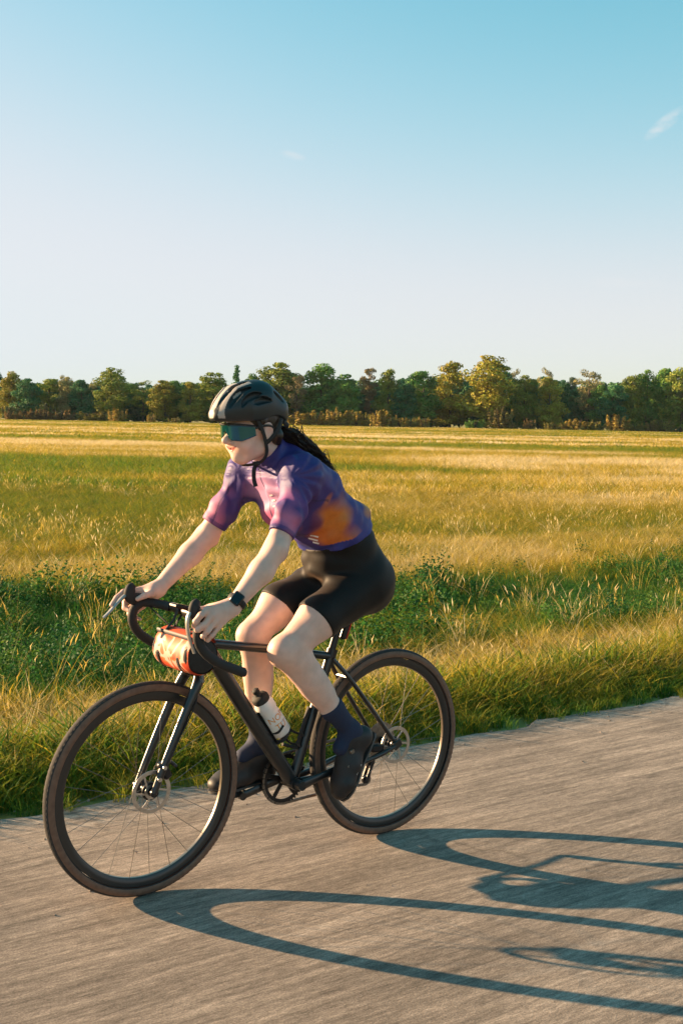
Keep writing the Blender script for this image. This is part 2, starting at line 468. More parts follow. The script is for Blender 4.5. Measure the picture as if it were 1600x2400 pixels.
def tuft_mesh(name, nb, h, spread, width, lean, seed, head=0.0, material=None):
    g = np.random.default_rng(seed); V = []; F = []; C = []
    for k in range(nb):
        a = g.uniform(0, 2 * math.pi); rad = spread * math.sqrt(g.uniform()); bx, by = rad * math.cos(a), rad * math.sin(a)
        hh = h * g.uniform(.55, 1.1); dirn = g.uniform(0, 2 * math.pi); ln = lean * hh * g.uniform(.3, 1.2)
        wa = g.uniform(0, math.pi); wx, wy = math.cos(wa) * width, math.sin(wa) * width
        c = (g.uniform(), g.uniform(), 0)
        b = len(V); prof = [(0, 1), (.4, .95), (.75, .7), (1, .12)]
        for t, w in prof:
            x = bx + math.cos(dirn) * ln * t ** 2; y = by + math.sin(dirn) * ln * t ** 2; z = hh * (t - .12 * lean * t * t)
            V += [(x - wx * w / 2, y - wy * w / 2, z), (x + wx * w / 2, y + wy * w / 2, z)]; C += [c, c]
        for i in range(len(prof) - 1):
            F.append((b + 2 * i, b + 2 * i + 1, b + 2 * i + 3, b + 2 * i + 2))
        if g.uniform() < head:      # seed head: a slim spindle of crossed faces
            tip = np.array(V[-1]); c2 = (min(1, c[0] + .5), 1, 0); hl = .07 * h / .5; hw = width * 1.2
            for wa2 in (wa, wa + 1.57):
                ux, uy = math.cos(wa2) * hw, math.sin(wa2) * hw; q = len(V)
                V += [tuple(tip + (0, 0, -hl * .3)), (tip[0] + ux, tip[1] + uy, tip[2] + hl * .3), tuple(tip + (math.cos(dirn) * .03, math.sin(dirn) * .03, hl)), (tip[0] - ux, tip[1] - uy, tip[2] + hl * .3)]
                C += [c2] * 4; F.append((q, q + 1, q + 2, q + 3))
    me = mesh_np(name, np.array(V), F, False, cols=np.array(C), mats=[material])
    return me

def weed_mesh(name, h, nst, spread, leaf, seed, material):
    g = np.random.default_rng(seed); V = []; F = []; C = []
    for s in range(nst):
        a = g.uniform(0, 6.28); rad = spread * math.sqrt(g.uniform()); base = np.array([rad * math.cos(a), rad * math.sin(a), 0])
        hh = h * g.uniform(.6, 1.1); ln = np.array([g.normal(0, .12), g.normal(0, .12), 1.0])
        nl = int(10 + hh * 14)
        for k in range(nl):
            t = (k + .5) / nl; p = base + ln * hh * t; az = k * 2.4 + g.uniform(0, 1); L = leaf * (1.15 - .6 * t) * g.uniform(.7, 1.3)
            dx, dy = math.cos(az), math.sin(az); dz = g.uniform(-.3, .45); w = L * .33
            q = len(V); c = (g.uniform(), g.uniform(), 0)
            V += [tuple(p), tuple(p + np.array([dx * L * .5 - dy * w, dy * L * .5 + dx * w, dz * L * .5 + .01])), tuple(p + np.array([dx * L, dy * L, dz * L - .25 * L])),
                  tuple(p + np.array([dx * L * .5 + dy * w, dy * L * .5 - dx * w, dz * L * .5 + .01]))]
            C += [c] * 4; F.append((q, q + 1, q + 2, q + 3))
        q = len(V); e = base + ln * hh; V += [tuple(base + (-.004, 0, 0)), tuple(base + (.004, 0, 0)), tuple(e)]; C += [(.5, .5, 0)] * 3; F.append((q, q + 1, q + 2))
    return mesh_np(name, np.array(V), F, False, cols=np.array(C), mats=[material])

def proto_collection(name, meshes):
    col = bpy.data.collections.new(name)
    for i, me in enumerate(meshes):
        col.objects.link(bpy.data.objects.new('%s_%02d' % (name, i), me))
    return col

def scatter(name, label, cat, col, ncol, P, scl, tint, seed=1, lean=.12):
    g = np.random.default_rng(seed); n = len(P)
    me = bpy.data.meshes.new(name); me.vertices.add(n); me.vertices.foreach_set('co', P.astype(np.float32).ravel()); me.update()
    rot = np.stack([g.normal(0, lean, n), g.normal(0, lean, n), g.uniform(0, 6.283, n)], 1).astype(np.float32)
    a = me.attributes.new('rot', 'FLOAT_VECTOR', 'POINT'); a.data.foreach_set('vector', rot.ravel())
    a = me.attributes.new('scl', 'FLOAT_VECTOR', 'POINT'); a.data.foreach_set('vector', scl.astype(np.float32).ravel())
    a = me.attributes.new('idx', 'INT', 'POINT'); a.data.foreach_set('value', g.integers(0, ncol, n).astype(np.int32))
    a = me.attributes.new('tint', 'FLOAT', 'POINT'); a.data.foreach_set('value', tint.astype(np.float32))
    o = link(bpy.data.objects.new(name, me))
    ng = bpy.data.node_groups.new(name + '_set', 'GeometryNodeTree')
    ng.interface.new_socket('Geometry', in_out='INPUT', socket_type='NodeSocketGeometry')
    ng.interface.new_socket('Geometry', in_out='OUTPUT', socket_type='NodeSocketGeometry')
    N, L = ng.nodes, ng.links
    gi, go = N.new('NodeGroupInput'), N.new('NodeGroupOutput')
    iop = N.new('GeometryNodeInstanceOnPoints'); ci = N.new('GeometryNodeCollectionInfo')
    ci.inputs['Collection'].default_value = col; ci.inputs['Separate Children'].default_value = True; ci.inputs['Reset Children'].default_value = True
    def na(nm, t):
        q = N.new('GeometryNodeInputNamedAttribute'); q.data_type = t; q.inputs['Name'].default_value = nm; return q.outputs['Attribute']
    e2r = N.new('FunctionNodeEulerToRotation'); L.new(na('rot', 'FLOAT_VECTOR'), e2r.inputs[0])
    L.new(gi.outputs[0], iop.inputs['Points']); L.new(ci.outputs[0], iop.inputs['Instance'])
    iop.inputs['Pick Instance'].default_value = True
    L.new(na('idx', 'INT'), iop.inputs['Instance Index']); L.new(e2r.outputs[0], iop.inputs['Rotation']); L.new(na('scl', 'FLOAT_VECTOR'), iop.inputs['Scale'])
    L.new(iop.outputs[0], go.inputs[0])
    md = o.modifiers.new('set_out', 'NODES'); md.node_group = ng
    return tag(o, label, cat, kind='stuff')

near_col = proto_collection('grass_tuft', [tuft_mesh('tuft', 20, .5, .07, .0045, .6, 100 + i, head=.16, material=GRASS) for i in range(6)])
fine_col = proto_collection('fine_grass', [tuft_mesh('fine', 30, .24, .085, .0042, .95, 150 + i, material=GRASS) for i in range(6)])
mid_col = proto_collection('grass_clump', [tuft_mesh('clump', 34, .30, .26, .009, .8, 200 + i, head=.04, material=GRASS) for i in range(5)])
far_col = proto_collection('grass_patch', [tuft_mesh('patch', 40, .34, .85, .045, .7, 300 + i, head=0, material=GRASS) for i in range(5)])
weed_col = proto_collection('weed_plant', [weed_mesh('weed', .5, 8, .15, .060, 400 + i, WEED) for i in range(5)])
short_col = proto_collection('short_tuft', [tuft_mesh('short', 24, .13, .06, .0045, .9, 500 + i, material=GRASS) for i in range(4)])

def pts_road(s0, s1, o0, o1, dens, seed):
    g = np.random.default_rng(seed); n = int((s1 - s0) * (o1 - o0) * dens)
    s = g.uniform(s0, s1, n); o = g.uniform(o0, o1, n)
    x = ROAD_P[0] + s * ROAD_D[0] + o * ROAD_N[0]; y = ROAD_P[1] + s * ROAD_D[1] + o * ROAD_N[1]
    return np.stack([x, y, ground_z(x, y) - .01], 1), s, o, g

# short green fringe along the asphalt, creeping onto it
P, s, o, g = pts_road(-5, 13, -.16, .8, 430, 11)
edge = .12 * (fbm(s * 2.1, s * 0 + 3, 19) - .5)
keep = g.uniform(size=len(P)) < np.clip((o + edge + .12) / .24, 0, 1) ** 1.5; P, s, o = P[keep], s[keep], o[keep]; n = len(P)
P[:, 2] = np.maximum(P[:, 2], np.where(o < .0, -.004, P[:, 2]))
k = (.60 + 1.3 * np.clip(o / .6, 0, 1)) * g.uniform(.5, 1.3, n)
scatter('roadside_grass', 'short green grass fringe along the edge of the asphalt', 'grass', short_col, 4, P, np.stack([k, k, k], 1), np.clip(.22 + .35 * fbm(s * 1.5, o * 2, 4) + g.normal(0, .12, n), 0, 1), 12)

def lushness(s, o):
    w = 1.0 * (fbm(s / 1.5, o / .9, 31) - .5) - .05 * (s - 4)
    a = np.clip((o + w - 1.55) / .6, 0, 1) * np.clip((5.9 - .12 * (s - 3) - o + 3.4 * (fbm(s / 1.9, o / 1.4, 41) - .5)) / 1.6, 0, 1)
    return a * np.clip(.80 + 2.4 * (fbm(s / 1.5 + 9, o / 1.2, 43) - .40), 0, 1)
# golden verge
P, s, o, g = pts_road(-6, 16, .30, 6.9, 290, 13); n = len(P); lu = lushness(s, o)
k = np.clip(.62 + .34 * o / .9, 0, .90) * g.uniform(.7, 1.15, n)
t = np.clip(.74 + .40 * (fbm(s / 1.6, o / .9, 8) - .45) - .36 * np.exp(-(o / .45) ** 2) - .74 * lu + g.normal(0, .09, n), .0, .85)
scatter('verge_grass', 'soft golden and green grass on the verge beside the road', 'grass', fine_col, 6, P, np.stack([1.15 + 0 * k, 1.15 + 0 * k, k], 1), t, 14, .22)
# a few taller dry stalks above it
P, s, o, g = pts_road(-6, 15, .9, 5.4, 5, 23); n = len(P)
k = (.5 + .35 * np.clip(o / 2, 0, 1)) * g.uniform(.6, 1.1, n)
scatter('dry_stalks', 'sparse taller dry stalks standing over the verge grass', 'grass', near_col, 6, P, np.stack([k, k, k], 1), np.clip(.7 + g.normal(0, .12, n), 0, 1), 24, .2)

# green weeds in the ditch
P, s, o, g = pts_road(-7, 17, 1.2, 7.2, 95, 15)
keep = g.uniform(size=len(P)) < lushness(s, o) ** 1.3 * .6; P, s, o = P[keep], s[keep], o[keep]; n = len(P)
k = (.30 + .85 * fbm(s / .8, o / .8, 51) ** 1.5) * g.uniform(.6, 1.25, n)
scatter('ditch_weeds', 'green leafy weeds growing in uneven patches behind the verge', 'weeds', weed_col, 5, P, np.stack([k, k, k], 1), np.clip(.38 + 1.0 * (fbm(s / .8, o / .8, 77) - .5) + g.normal(0, .2, n), 0, 1), 16, .3)

def pts_field(d0, d1, dens, seed, margin, omin):
    """dens(d): tufts per square metre"""
    g = np.random.default_rng(seed)
    N = int((d1 - d0) * (2 * (.33 * d1 + margin)) * dens)
    d = g.uniform(d0, d1, N); x = g.uniform(-1, 1, N) * (.33 * d1 + margin)
    ok = (np.abs(x) < .33 * d + margin) & (road_off(x, d) > omin)
    x, d = x[ok], d[ok]
    return np.stack([x, d, ground_z(x, d) - .02], 1), x, d, g

P, x, y, g = pts_field(7, 25, 120, 17, 2.5, 5.6); n = len(P); off = road_off(x, y)
keep = g.uniform(size=n) < np.clip((off - 5.6) / 1.2 + .1, 0, 1); P, x, y, off = P[keep], x[keep], y[keep], off[keep]; n = len(P)
t = np.clip(.22 + .46 * straw_amount(x, y) + .19 * np.clip((y - 11) / 6, 0, 1) - .3 * lushness(road_along(x, y), off) + g.normal(0, .10, n), 0, 1)
k = (.7 + .5 * fbm(x / 2, y / 2, 61)) * g.uniform(.75, 1.15, n)
scatter('near_meadow_grass', 'mixed green and yellow grass at the near side of the meadow', 'grass', fine_col, 6, P, np.stack([1.6 + 0 * k, 1.6 + 0 * k, k], 1), t, 18)
# drier, taller stands in bands
P, x, y, g = pts_field(12, 30, 10, 27, 2.5, 6.5); n = len(P)
st = np.clip((fbm(x / 7, y / 3.2, 83) - .46) * 6, 0, 1) * np.clip((y - 11) / 4, 0, 1)
keep = g.uniform(size=n) < st; P, x, y = P[keep], x[keep], y[keep]; n = len(P)
k = g.uniform(.45, .8, n)
scatter('tall_meadow_grass', 'taller dry stems standing in bands across the meadow', 'grass', near_col, 6, P, np.stack([1.3 * k, 1.3 * k, k], 1), np.clip(.72 + g.normal(0, .12, n), 0, 1), 28)

P, x, y, g = pts_field(24, 78, 16, 19, 4, 5); n = len(P)
t = np.clip(.34 + .60 * straw_amount(x, y) + g.normal(0, .09, n), 0, 1); k = (.8 + .5 * fbm(x / 4, y / 4, 62)) * g.uniform(.75, 1.2, n)
scatter('middle_meadow_grass', 'straw coloured grass across the middle of the meadow', 'grass', mid_col, 5, P, np.stack([1.4 + 0 * k, 1.4 + 0 * k, k], 1), t, 20)

P, x, y, g = pts_field(74, 318, 1.5, 21, 14, 5); n = len(P)
t = np.clip(.42 + .55 * straw_amount(x, y) + g.normal(0, .06, n), 0, 1); k = g.uniform(.75, 1.2, n)
scatter('far_meadow_grass', 'golden grass on the far side of the meadow below the trees', 'grass', far_col, 5, P, np.stack([1.3 * k, 1.3 * k, .9 * k], 1), t, 22, .05)

# grit along the edge of the asphalt
def pebble(seed):
    g = np.random.default_rng(seed); mb = MB(); mb.sphere((0, 0, 0), (1, .8, .6), 7, 5)
    V = np.array(mb.v) * (1 + g.normal(0, .12, (len(mb.v), 1))); return mesh_np('pebble', V, mb.f, False, cols=np.tile(g.uniform(size=3), (len(V), 1)), mats=[GRIT])
GRIT = mat('grit_stone', (.24, .20, .17), .9, noise=.3, nscale=3)
grit_col = proto_collection('grit', [pebble(900 + i) for i in range(5)])
P, s, o, g = pts_road(-4, 11, -2.6, .12, 150, 33)
keep = g.uniform(size=len(P)) < np.exp(-np.abs(o - .03) / .16) + .06 * np.exp(-np.abs(o) / 1.5); P, s, o = P[keep], s[keep], o[keep]; n = len(P)
P[:, 2] = np.where(o < -.06, .002, -.006); k = .0022 + .0055 * g.uniform(0, 1, n) ** 3
scatter('road_grit', 'loose grit and small stones along the asphalt edge', 'gravel', grit_col, 5, P, np.stack([k, k, k], 1), g.uniform(0, 1, n), 34, .5)

# ------------------------------------------------------------------ trees and shrubs at the far side of the meadow
def foliage_mat():
    m = bpy.data.materials.new('tree_foliage'); m.use_nodes = True
    n, l = m.node_tree.nodes, m.node_tree.links; n.clear()
    out = n.new('ShaderNodeOutputMaterial'); oi = n.new('ShaderNodeObjectInfo')
    at = n.new('ShaderNodeAttribute'); at.attribute_name = 'Col'; sp = n.new('ShaderNodeSeparateColor'); l.new(at.outputs['Color'], sp.inputs[0])
    mr = n.new('ShaderNodeMapRange'); mr.inputs['To Min'].default_value = .6; mr.inputs['To Max'].default_value = 1.4; l.new(sp.outputs[0], mr.inputs['Value'])
    mx = n.new('ShaderNodeMixRGB'); mx.blend_type = 'MULTIPLY'; mx.inputs['Fac'].default_value = 1
    l.new(oi.outputs['Color'], mx.inputs['Color1']); l.new(mr.outputs[0], mx.inputs['Color2'])
    hs = n.new('ShaderNodeHueSaturation'); mr2 = n.new('ShaderNodeMapRange'); mr2.inputs['To Min'].default_value = .47; mr2.inputs['To Max'].default_value = .53
    l.new(sp.outputs[1], mr2.inputs['Value']); l.new(mr2.outputs[0], hs.inputs['Hue']); l.new(mx.outputs[0], hs.inputs['Color'])
    d = n.new('ShaderNodeBsdfPrincipled'); d.inputs['Roughness'].default_value = .7; d.inputs['Specular IOR Level'].default_value = .2
    t = n.new('ShaderNodeBsdfTranslucent'); l.new(hs.outputs[0], d.inputs['Base Color']); l.new(hs.outputs[0], t.inputs['Color'])
    ms = n.new('ShaderNodeMixShader'); ms.inputs[0].default_value = .22
    l.new(d.outputs[0], ms.inputs[1]); l.new(t.outputs[0], ms.inputs[2]); l.new(ms.outputs[0], out.inputs['Surface'])
    return m
FOLIAGE = foliage_mat()
BARK = mat('tree_bark', (.09, .065, .045), .9, noise=.3, nscale=3)

def crown_mesh(name, profile, ncl, per, clr, leaf, seed, zlo=.08, gaps=0.0):
    """unit crown: height 1, widest radius .28; profile(z) -> radius factor 0..1"""
    g = np.random.default_rng(seed); V = []; C = []
    cl = []
    while len(cl) < ncl:
        z = g.uniform(zlo, .97); r = .28 * profile(z)
        if g.uniform() > (.35 + .65 * profile(z)): continue
        a = g.uniform(0, 6.283); q = max(0, r - clr * .55) * g.uniform(.15, 1) ** .5
        cl.append((q * math.cos(a), q * math.sin(a), z, clr * g.uniform(.6, 1.25) * (.55 + .45 * profile(z)), g.uniform()))
    for (cx, cy, cz, cr, tone) in cl:
        n = int(per * g.uniform(.7, 1.3) * (cr / clr) ** 1.2)
        d = g.normal(size=(n, 3)); d /= np.linalg.norm(d, axis=1)[:, None]
        rad = cr * g.uniform(.45, 1.12, n) ** .6
        P = np.array([cx, cy, cz]) + d * rad[:, None] * np.array([1, 1, .62])
        nn = d + g.normal(0, .55, (n, 3)) + np.array([0, 0, .35]); nn /= np.linalg.norm(nn, axis=1)[:, None]
        t = np.cross(nn, g.normal(size=(n, 3))); t /= np.linalg.norm(t, axis=1)[:, None]; b = np.cross(nn, t)
        s = leaf * g.uniform(.6, 1.4, n)[:, None]
        quad = np.stack([P - t * s * .5, P + b * s * .38, P + t * s * .55, P - b * s * .38], 1)
        V.append(quad.reshape(-1, 3))
        c = np.stack([np.clip(tone * .6 + g.uniform(0, .4, n), 0, 1), g.uniform(0, 1, n), np.zeros(n)], 1)
        C.append(np.repeat(c, 4, 0))
    V = np.concatenate(V); C = np.concatenate(C); F = np.arange(len(V)).reshape(-1, 4)
    return mesh_np(name, V, F, False, cols=C, mats=[FOLIAGE])

def trunk_mesh(name, seed, h=.85):
    g = np.random.default_rng(seed); mb = MB()
    mb.tube([(0, 0, -.02), (.004, .002, .2), (-.004, .004, .5), (.003, 0, h)], [.022, .016, .011, .004], 8)
    for i in range(7):
        z = .22 + .08 * i; a = i * 2.4 + g.uniform(0, .6); L = .17 * (1 - .4 * z)
        mb.tube([(0, 0, z), (math.cos(a) * L * .5, math.sin(a) * L * .5, z + .05), (math.cos(a) * L, math.sin(a) * L, z + .12)], [.008, .005, .002], 5)
    o = mb.build(name, BARK); me = o.data; bpy.data.objects.remove(o)
    return me

def shrub_mesh(name, nsp, per, leaf, seed):
    g = np.random.default_rng(seed); V = []; C = []
    for k in range(nsp):
        a = g.uniform(0, 6.283); r = .26 * math.sqrt(g.uniform()); h = g.uniform(.5, 1.0) * (1.08 - .9 * r); bx, by = r * math.cos(a), r * math.sin(a); tone = g.uniform()
        n = int(per * h); t = g.uniform(0, 1, n) ** .8; wd = .085 * (1.05 - t) ** .7
        an = g.uniform(0, 6.283, n); q = wd * np.sqrt(g.uniform(.1, 1, n))
        P = np.stack([bx * (1 + .35 * t) + q * np.cos(an), by * (1 + .35 * t) + q * np.sin(an), t * h], 1)
        nn = np.stack([np.cos(an), np.sin(an), g.uniform(-.2, 1.0, n)], 1) + g.normal(0, .5, (n, 3)); nn /= np.linalg.norm(nn, axis=1)[:, None]
        tt = np.array([0, 0, 1.0]) + g.normal(0, .45, (n, 3)); tt -= nn * (tt * nn).sum(1)[:, None]; tt /= np.linalg.norm(tt, axis=1)[:, None]; b = np.cross(nn, tt)
        s_ = leaf * g.uniform(.6, 1.4, n)[:, None]; sz = np.array([1, 1, .75])
        V.append(np.stack([P - tt * s_ * .5 * sz, P + b * s_ * .35, P + tt * s_ * .6 * sz, P - b * s_ * .35], 1).reshape(-1, 3))
        C.append(np.repeat(np.stack([np.clip(tone * .5 + g.uniform(0, .5, n), 0, 1), g.uniform(0, 1, n), np.zeros(n)], 1), 4, 0))
    V = np.concatenate(V); C = np.concatenate(C)
    return mesh_np(name, V, np.arange(len(V)).reshape(-1, 4), False, cols=C, mats=[FOLIAGE])
rnd = lambda z: max(0, 1 - ((z - .52) / .5) ** 2) ** .5
tall = lambda z: max(0, 1 - abs((z - .45) / .55) ** 2.4) ** .6
egg = lambda z: max(0, 1 - ((z - .40) / .60) ** 2) ** .55
cone = lambda z: max(0.02, 1.02 - z) ** .75 * .95
pine = lambda z: (.35 if z < .5 else .75 * max(0, 1 - ((z - .75) / .26) ** 2) ** .5 + .1) if z < .98 else .1
spars = lambda z: max(0, 1 - ((z - .66) / .36) ** 2) ** .5 if z > .32 else .25
bushy = lambda z: max(0, 1 - ((z - .35) / .66) ** 2) ** .5
CROWNS = {
    'round': [crown_mesh('crown', rnd, 60, 199, .115, 0.028, 701), crown_mesh('crown', egg, 62, 189, .115, 0.028, 702), crown_mesh('crown', rnd, 56, 199, .12, 0.029, 703)],
    'tall': [crown_mesh('crown', tall, 62, 178, .11, 0.026, 711), crown_mesh('crown', egg, 58, 178, .11, 0.026, 712), crown_mesh('crown', tall, 56, 178, .115, 0.028, 713)],
    'spruce': [crown_mesh('crown', cone, 60, 147, .08, 0.024, 721)],
    'pine': [crown_mesh('crown', pine, 48, 147, .085, 0.024, 731)],
    'sparse': [crown_mesh('crown', spars, 40, 126, .08, 0.022, 741, .2), crown_mesh('crown', spars, 36, 126, .085, 0.022, 742, .2)],
    'shrub': [shrub_mesh('foliage', 16, 150, .075, 751), shrub_mesh('foliage', 13, 170, .075, 752), shrub_mesh('foliage', 20, 130, .07, 753)],
}
TRUNKS = [trunk_mesh('trunk', 761), trunk_mesh('trunk', 762)]
GO = (.31, .285, .036); OL = (.215, .265, .042); GR = (.130, .255, .050); DK = (.060, .185, .065); PA = (.29, .27, .11); RD = (.18, .15, .07); BL = (.08, .13, .08)
TREES = [  # x, distance, height, half width, kind, colour, label
(-86.9,300,12.4,2.2,'tall',DK,'dark tree cut by the left edge of the picture'),
(-79.0,285,11.4,2.6,'round',GO,'golden lit round tree near the left edge of the picture'),
(-74.1,280,9.9,2.8,'round',DK,'dark green round tree right of the golden one at far left'),
(-70.8,288,10.0,3.5,'round',OL,'olive broad tree between the dark one and the pale one at left'),
(-71.5,305,11.6,1.6,'sparse',PA,'thin pale treetop sticking up behind the woods at left'),
(-65.5,285,10.4,2.2,'tall',PA,'pale yellow slender tree at left among dark ones'),
(-61.6,282,9.7,2.4,'round',DK,'dark tree just right of the pale yellow slender tree'),
(-62.0,300,9.8,2.2,'sparse',PA,'small pale treetop left of the tallest tree on the left'),
(-56.1,290,13.0,3.8,'tall',OL,'tallest olive tree of the left third, with a ragged top'),
(-53.4,298,9.9,2.2,'tall',GR,'low green tree right beside the tallest one at left'),
(-48.8,292,10.2,3.0,'sparse',OL,'greyish olive thin-crowned tree left of the golden broad one'),
(-42.3,284,10.1,3.1,'round',GO,'golden broad tree midway between left edge and rider'),
(-40.3,288,10.1,2.5,'round',GR,'green tree behind the two golden trees left of the rider'),
(-36.0,282,9.9,2.4,'tall',GO,'golden narrow tree standing left of the helmet'),
(-31.2,288,12.4,3.4,'round',OL,'olive tree showing just left above the helmet'),
(-26.1,292,14.3,2.4,'spruce',DK,'dark pointed spruce rising above the helmet'),
(-22.3,290,12.0,2.5,'round',GR,'green tree hidden mostly behind the helmet'),
(-15.8,288,15.1,4.6,'round',OL,'large broad tree rising right behind the helmet'),
(-11.0,282,11.9,2.0,'sparse',RD,'brownish thin tree between two broad trees right of the helmet'),
(-5.3,288,14.6,4.6,'round',GR,'big green spreading tree right of the helmet'),
(0.1,284,12.4,2.9,'round',GR,'green tree sloping down left of the reddish pine'),
(6.1,288,14.0,2.4,'pine',RD,'reddish pine with layered branches at picture centre'),
(10.6,286,14.1,2.6,'tall',OL,'upright olive tree right of the reddish pine'),
(14.5,284,10.4,2.4,'round',DK,'low dark tree right of the upright olive one'),
(19.0,286,13.4,3.6,'round',GR,'dark tree with a golden top left of the tallest group'),
(25.7,290,16.4,4.1,'tall',GO,'tall golden tree just left of the tallest of all'),
(33.6,280,17.1,5.2,'tall',GO,'tallest and widest golden tree of the whole tree line'),
(39.7,292,14.0,3.1,'round',DK,'dark tree in the shade right of the tallest golden tree'),
(42.8,298,15.1,1.6,'sparse',PA,'first thin pale treetop right of the tallest golden tree'),
(42.8,284,12.8,3.1,'tall',OL,'olive tree between the tallest golden tree and the golden column'),
(50.3,300,15.7,1.6,'sparse',PA,'thin pale treetop behind the golden column at right'),
(48.4,282,12.7,3.0,'tall',GO,'golden column shaped tree right of centre-right'),
(52.1,286,11.9,2.1,'tall',DK,'narrow dark tree on the right of the golden column'),
(58.6,310,13.6,1.8,'round',BL,'bluish tree far behind, seen through a gap at right'),
(58.8,288,14.8,3.2,'sparse',PA,'airy pale tree with a see-through crown at right'),
(60.6,284,11.0,2.4,'round',GR,'green low tree right of the airy pale one'),
(63.2,282,10.8,3.2,'round',DK,'darkest round tree in the dip at right'),
(68.1,284,13.6,2.9,'tall',OL,'tree with a golden shoulder right of the dip'),
(72.3,286,14.7,2.8,'tall',GR,'green pointed tree second from the right edge group'),
(77.8,290,15.3,2.9,'round',GR,'dark green tall tree close to the right edge'),
(79.5,282,15.0,4.1,'round',OL,'olive spreading tree cut by the right edge of the picture'),
]
BROWN = (.27, .19, .07); GOLD = (.36, .27, .06); OCH = (.28, .25, .06); SG = (.12, .15, .055)
SHRUBS = [
(-73.1,262,1.9,.8,BROWN,'tiny rust brown shrub nearest the left edge'), (-71.5,263,1.6,.9,BROWN,'low rust shrub second from the left edge'),
(-68.9,264,2.4,1.7,BROWN,'wide rust brown shrub below the dark round tree at left'), (-66.2,265,2.4,1.4,BROWN,'rust shrub below the pale slender tree at left'),
(-62.5,266,2.7,2.3,BROWN,'widest rust brown shrub of the left group'), (-73.7,267,3.5,1.8,SG,'grey green bush behind the rust shrubs at the left edge'),
(-66.0,268,4.0,1.6,SG,'pointed grey green bush behind the rust shrubs at left'), (-56.5,269,2.4,2.4,OCH,'ochre shrub below the tallest tree of the left third'),
(-53.6,270,2.2,1.5,OCH,'small ochre shrub right of the wide ochre one at left'), (-49.3,262,2.9,1.5,GOLD,'upright golden shrub left of the rider'),
(-42.1,263,2.0,.8,GOLD,'small golden sapling left of the helmet'), (-37.1,264,1.2,1.0,OCH,'lowest ochre shrub left of the helmet'),
(-9.8,265,3.0,2.2,GOLD,'golden shrub touching the back of the helmet'), (-6.5,266,3.7,2.2,GOLD,'second golden shrub right of the helmet'),
(-2.1,267,4.2,2.0,GOLD,'highest golden shrub right of the helmet'), (.8,268,3.4,1.5,GOLD,'golden shrub right of the highest one'),
(2.9,269,3.8,1.8,GOLD,'pointed golden shrub left below the reddish pine'), (5.4,270,3.1,1.4,OCH,'ochre shrub directly below the reddish pine'),
(7.8,262,3.8,1.6,GOLD,'pointed golden shrub right below the reddish pine'), (9.8,263,2.4,1.5,OCH,'ochre shrub right of the pointed one under the pine'),
(12.5,264,2.5,1.3,GOLD,'golden shrub below the low dark tree at centre'), (15.1,265,2.1,1.1,OCH,'small ochre shrub left of the last one of the golden row'),
(17.8,266,2.5,1.1,GOLD,'last shrub of the golden row before the tall trees'), (29.2,267,2.1,1.4,GR,'green low bush at the foot of the tallest golden tree'),
(35.0,268,5.1,1.9,(.17,.15,.045),'large rounded yellow green bush below the tallest tree'), (37.7,269,1.6,1.1,OCH,'low ochre shrub right of the large rounded bush'),
(42.0,270,2.4,1.0,BROWN,'small orange brown shrub left of the golden column tree'), (45.6,262,1.6,1.4,OCH,'flat ochre shrub below the golden column tree'),
(50.9,263,2.8,2.0,GOLD,'wide golden shrub below the airy pale tree'), (55.2,264,2.3,1.8,OCH,'ochre shrub right of the wide golden one at right'),
(60.8,265,3.8,2.0,GOLD,'high pointed golden shrub in front of the darkest tree'), (65.3,266,2.0,1.6,OCH,'low ochre shrub right of the high pointed one'),
(68.8,267,2.2,.9,BROWN,'narrow orange brown shrub near the right edge'), (71.6,268,2.8,2.3,OCH,'wide ochre shrub nearest the right edge'),
]
K = 1.12
def gz(x, y): return float(ground_z(np.array([x]), np.array([y]))[0])
for i, (x, d, h, w, kind, colr, lab) in enumerate(TREES):
    x, d, h, w = x * K, d * K, h * K + .3, w * K
    e = link(bpy.data.objects.new('deciduous_tree' if kind not in ('spruce', 'pine') else 'conifer_tree', None))
    e.location = (x, d, gz(x, d) - .1); e.rotation_euler = (0, 0, (i * 1.7) % 6.28); w *= 1.26; e.scale = (w / .27, w / .27, h)
    tag(e, lab, 'tree', 'trees along the far side of the meadow')
    ms = CROWNS[kind]
    c = link(bpy.data.objects.new('crown', ms[i % len(ms)])); c.parent = e
    j = .85 + .3 * ((i * 7919) % 100) / 100; c.color = (colr[0] * j, colr[1] * j, colr[2] * j, 1)
    t = link(bpy.data.objects.new('trunk', TRUNKS[i % 2])); t.parent = e
STEM = MB()
for k in range(6):
    a = k * 1.05; STEM.tube([(0, 0, 0), (math.cos(a) * .08, math.sin(a) * .08, .4), (math.cos(a) * .16, math.sin(a) * .16, .8)], [.02, .012, .005], 5)
_st = STEM.build('stem', BARK); STEM_ME = _st.data; bpy.data.objects.remove(_st)
for i, (x, d, h, w, colr, lab) in enumerate(SHRUBS):
    x, d, h, w = x * K, d * K, h * K + .5, w * K * 1.25
    e = link(bpy.data.objects.new('shrub', None)); e.location = (x, d, gz(x, d) - .05); e.rotation_euler = (0, 0, (i * 2.3) % 6.28)
    e.scale = (w / .27, w / .27, h); tag(e, lab, 'shrub', 'shrubs at the foot of the trees')
    ms = CROWNS['shrub']; c = link(bpy.data.objects.new('foliage', ms[i % 3])); c.parent = e; c.color = (*colr, 1)
    t = link(bpy.data.objects.new('stem', STEM_ME)); t.parent = e

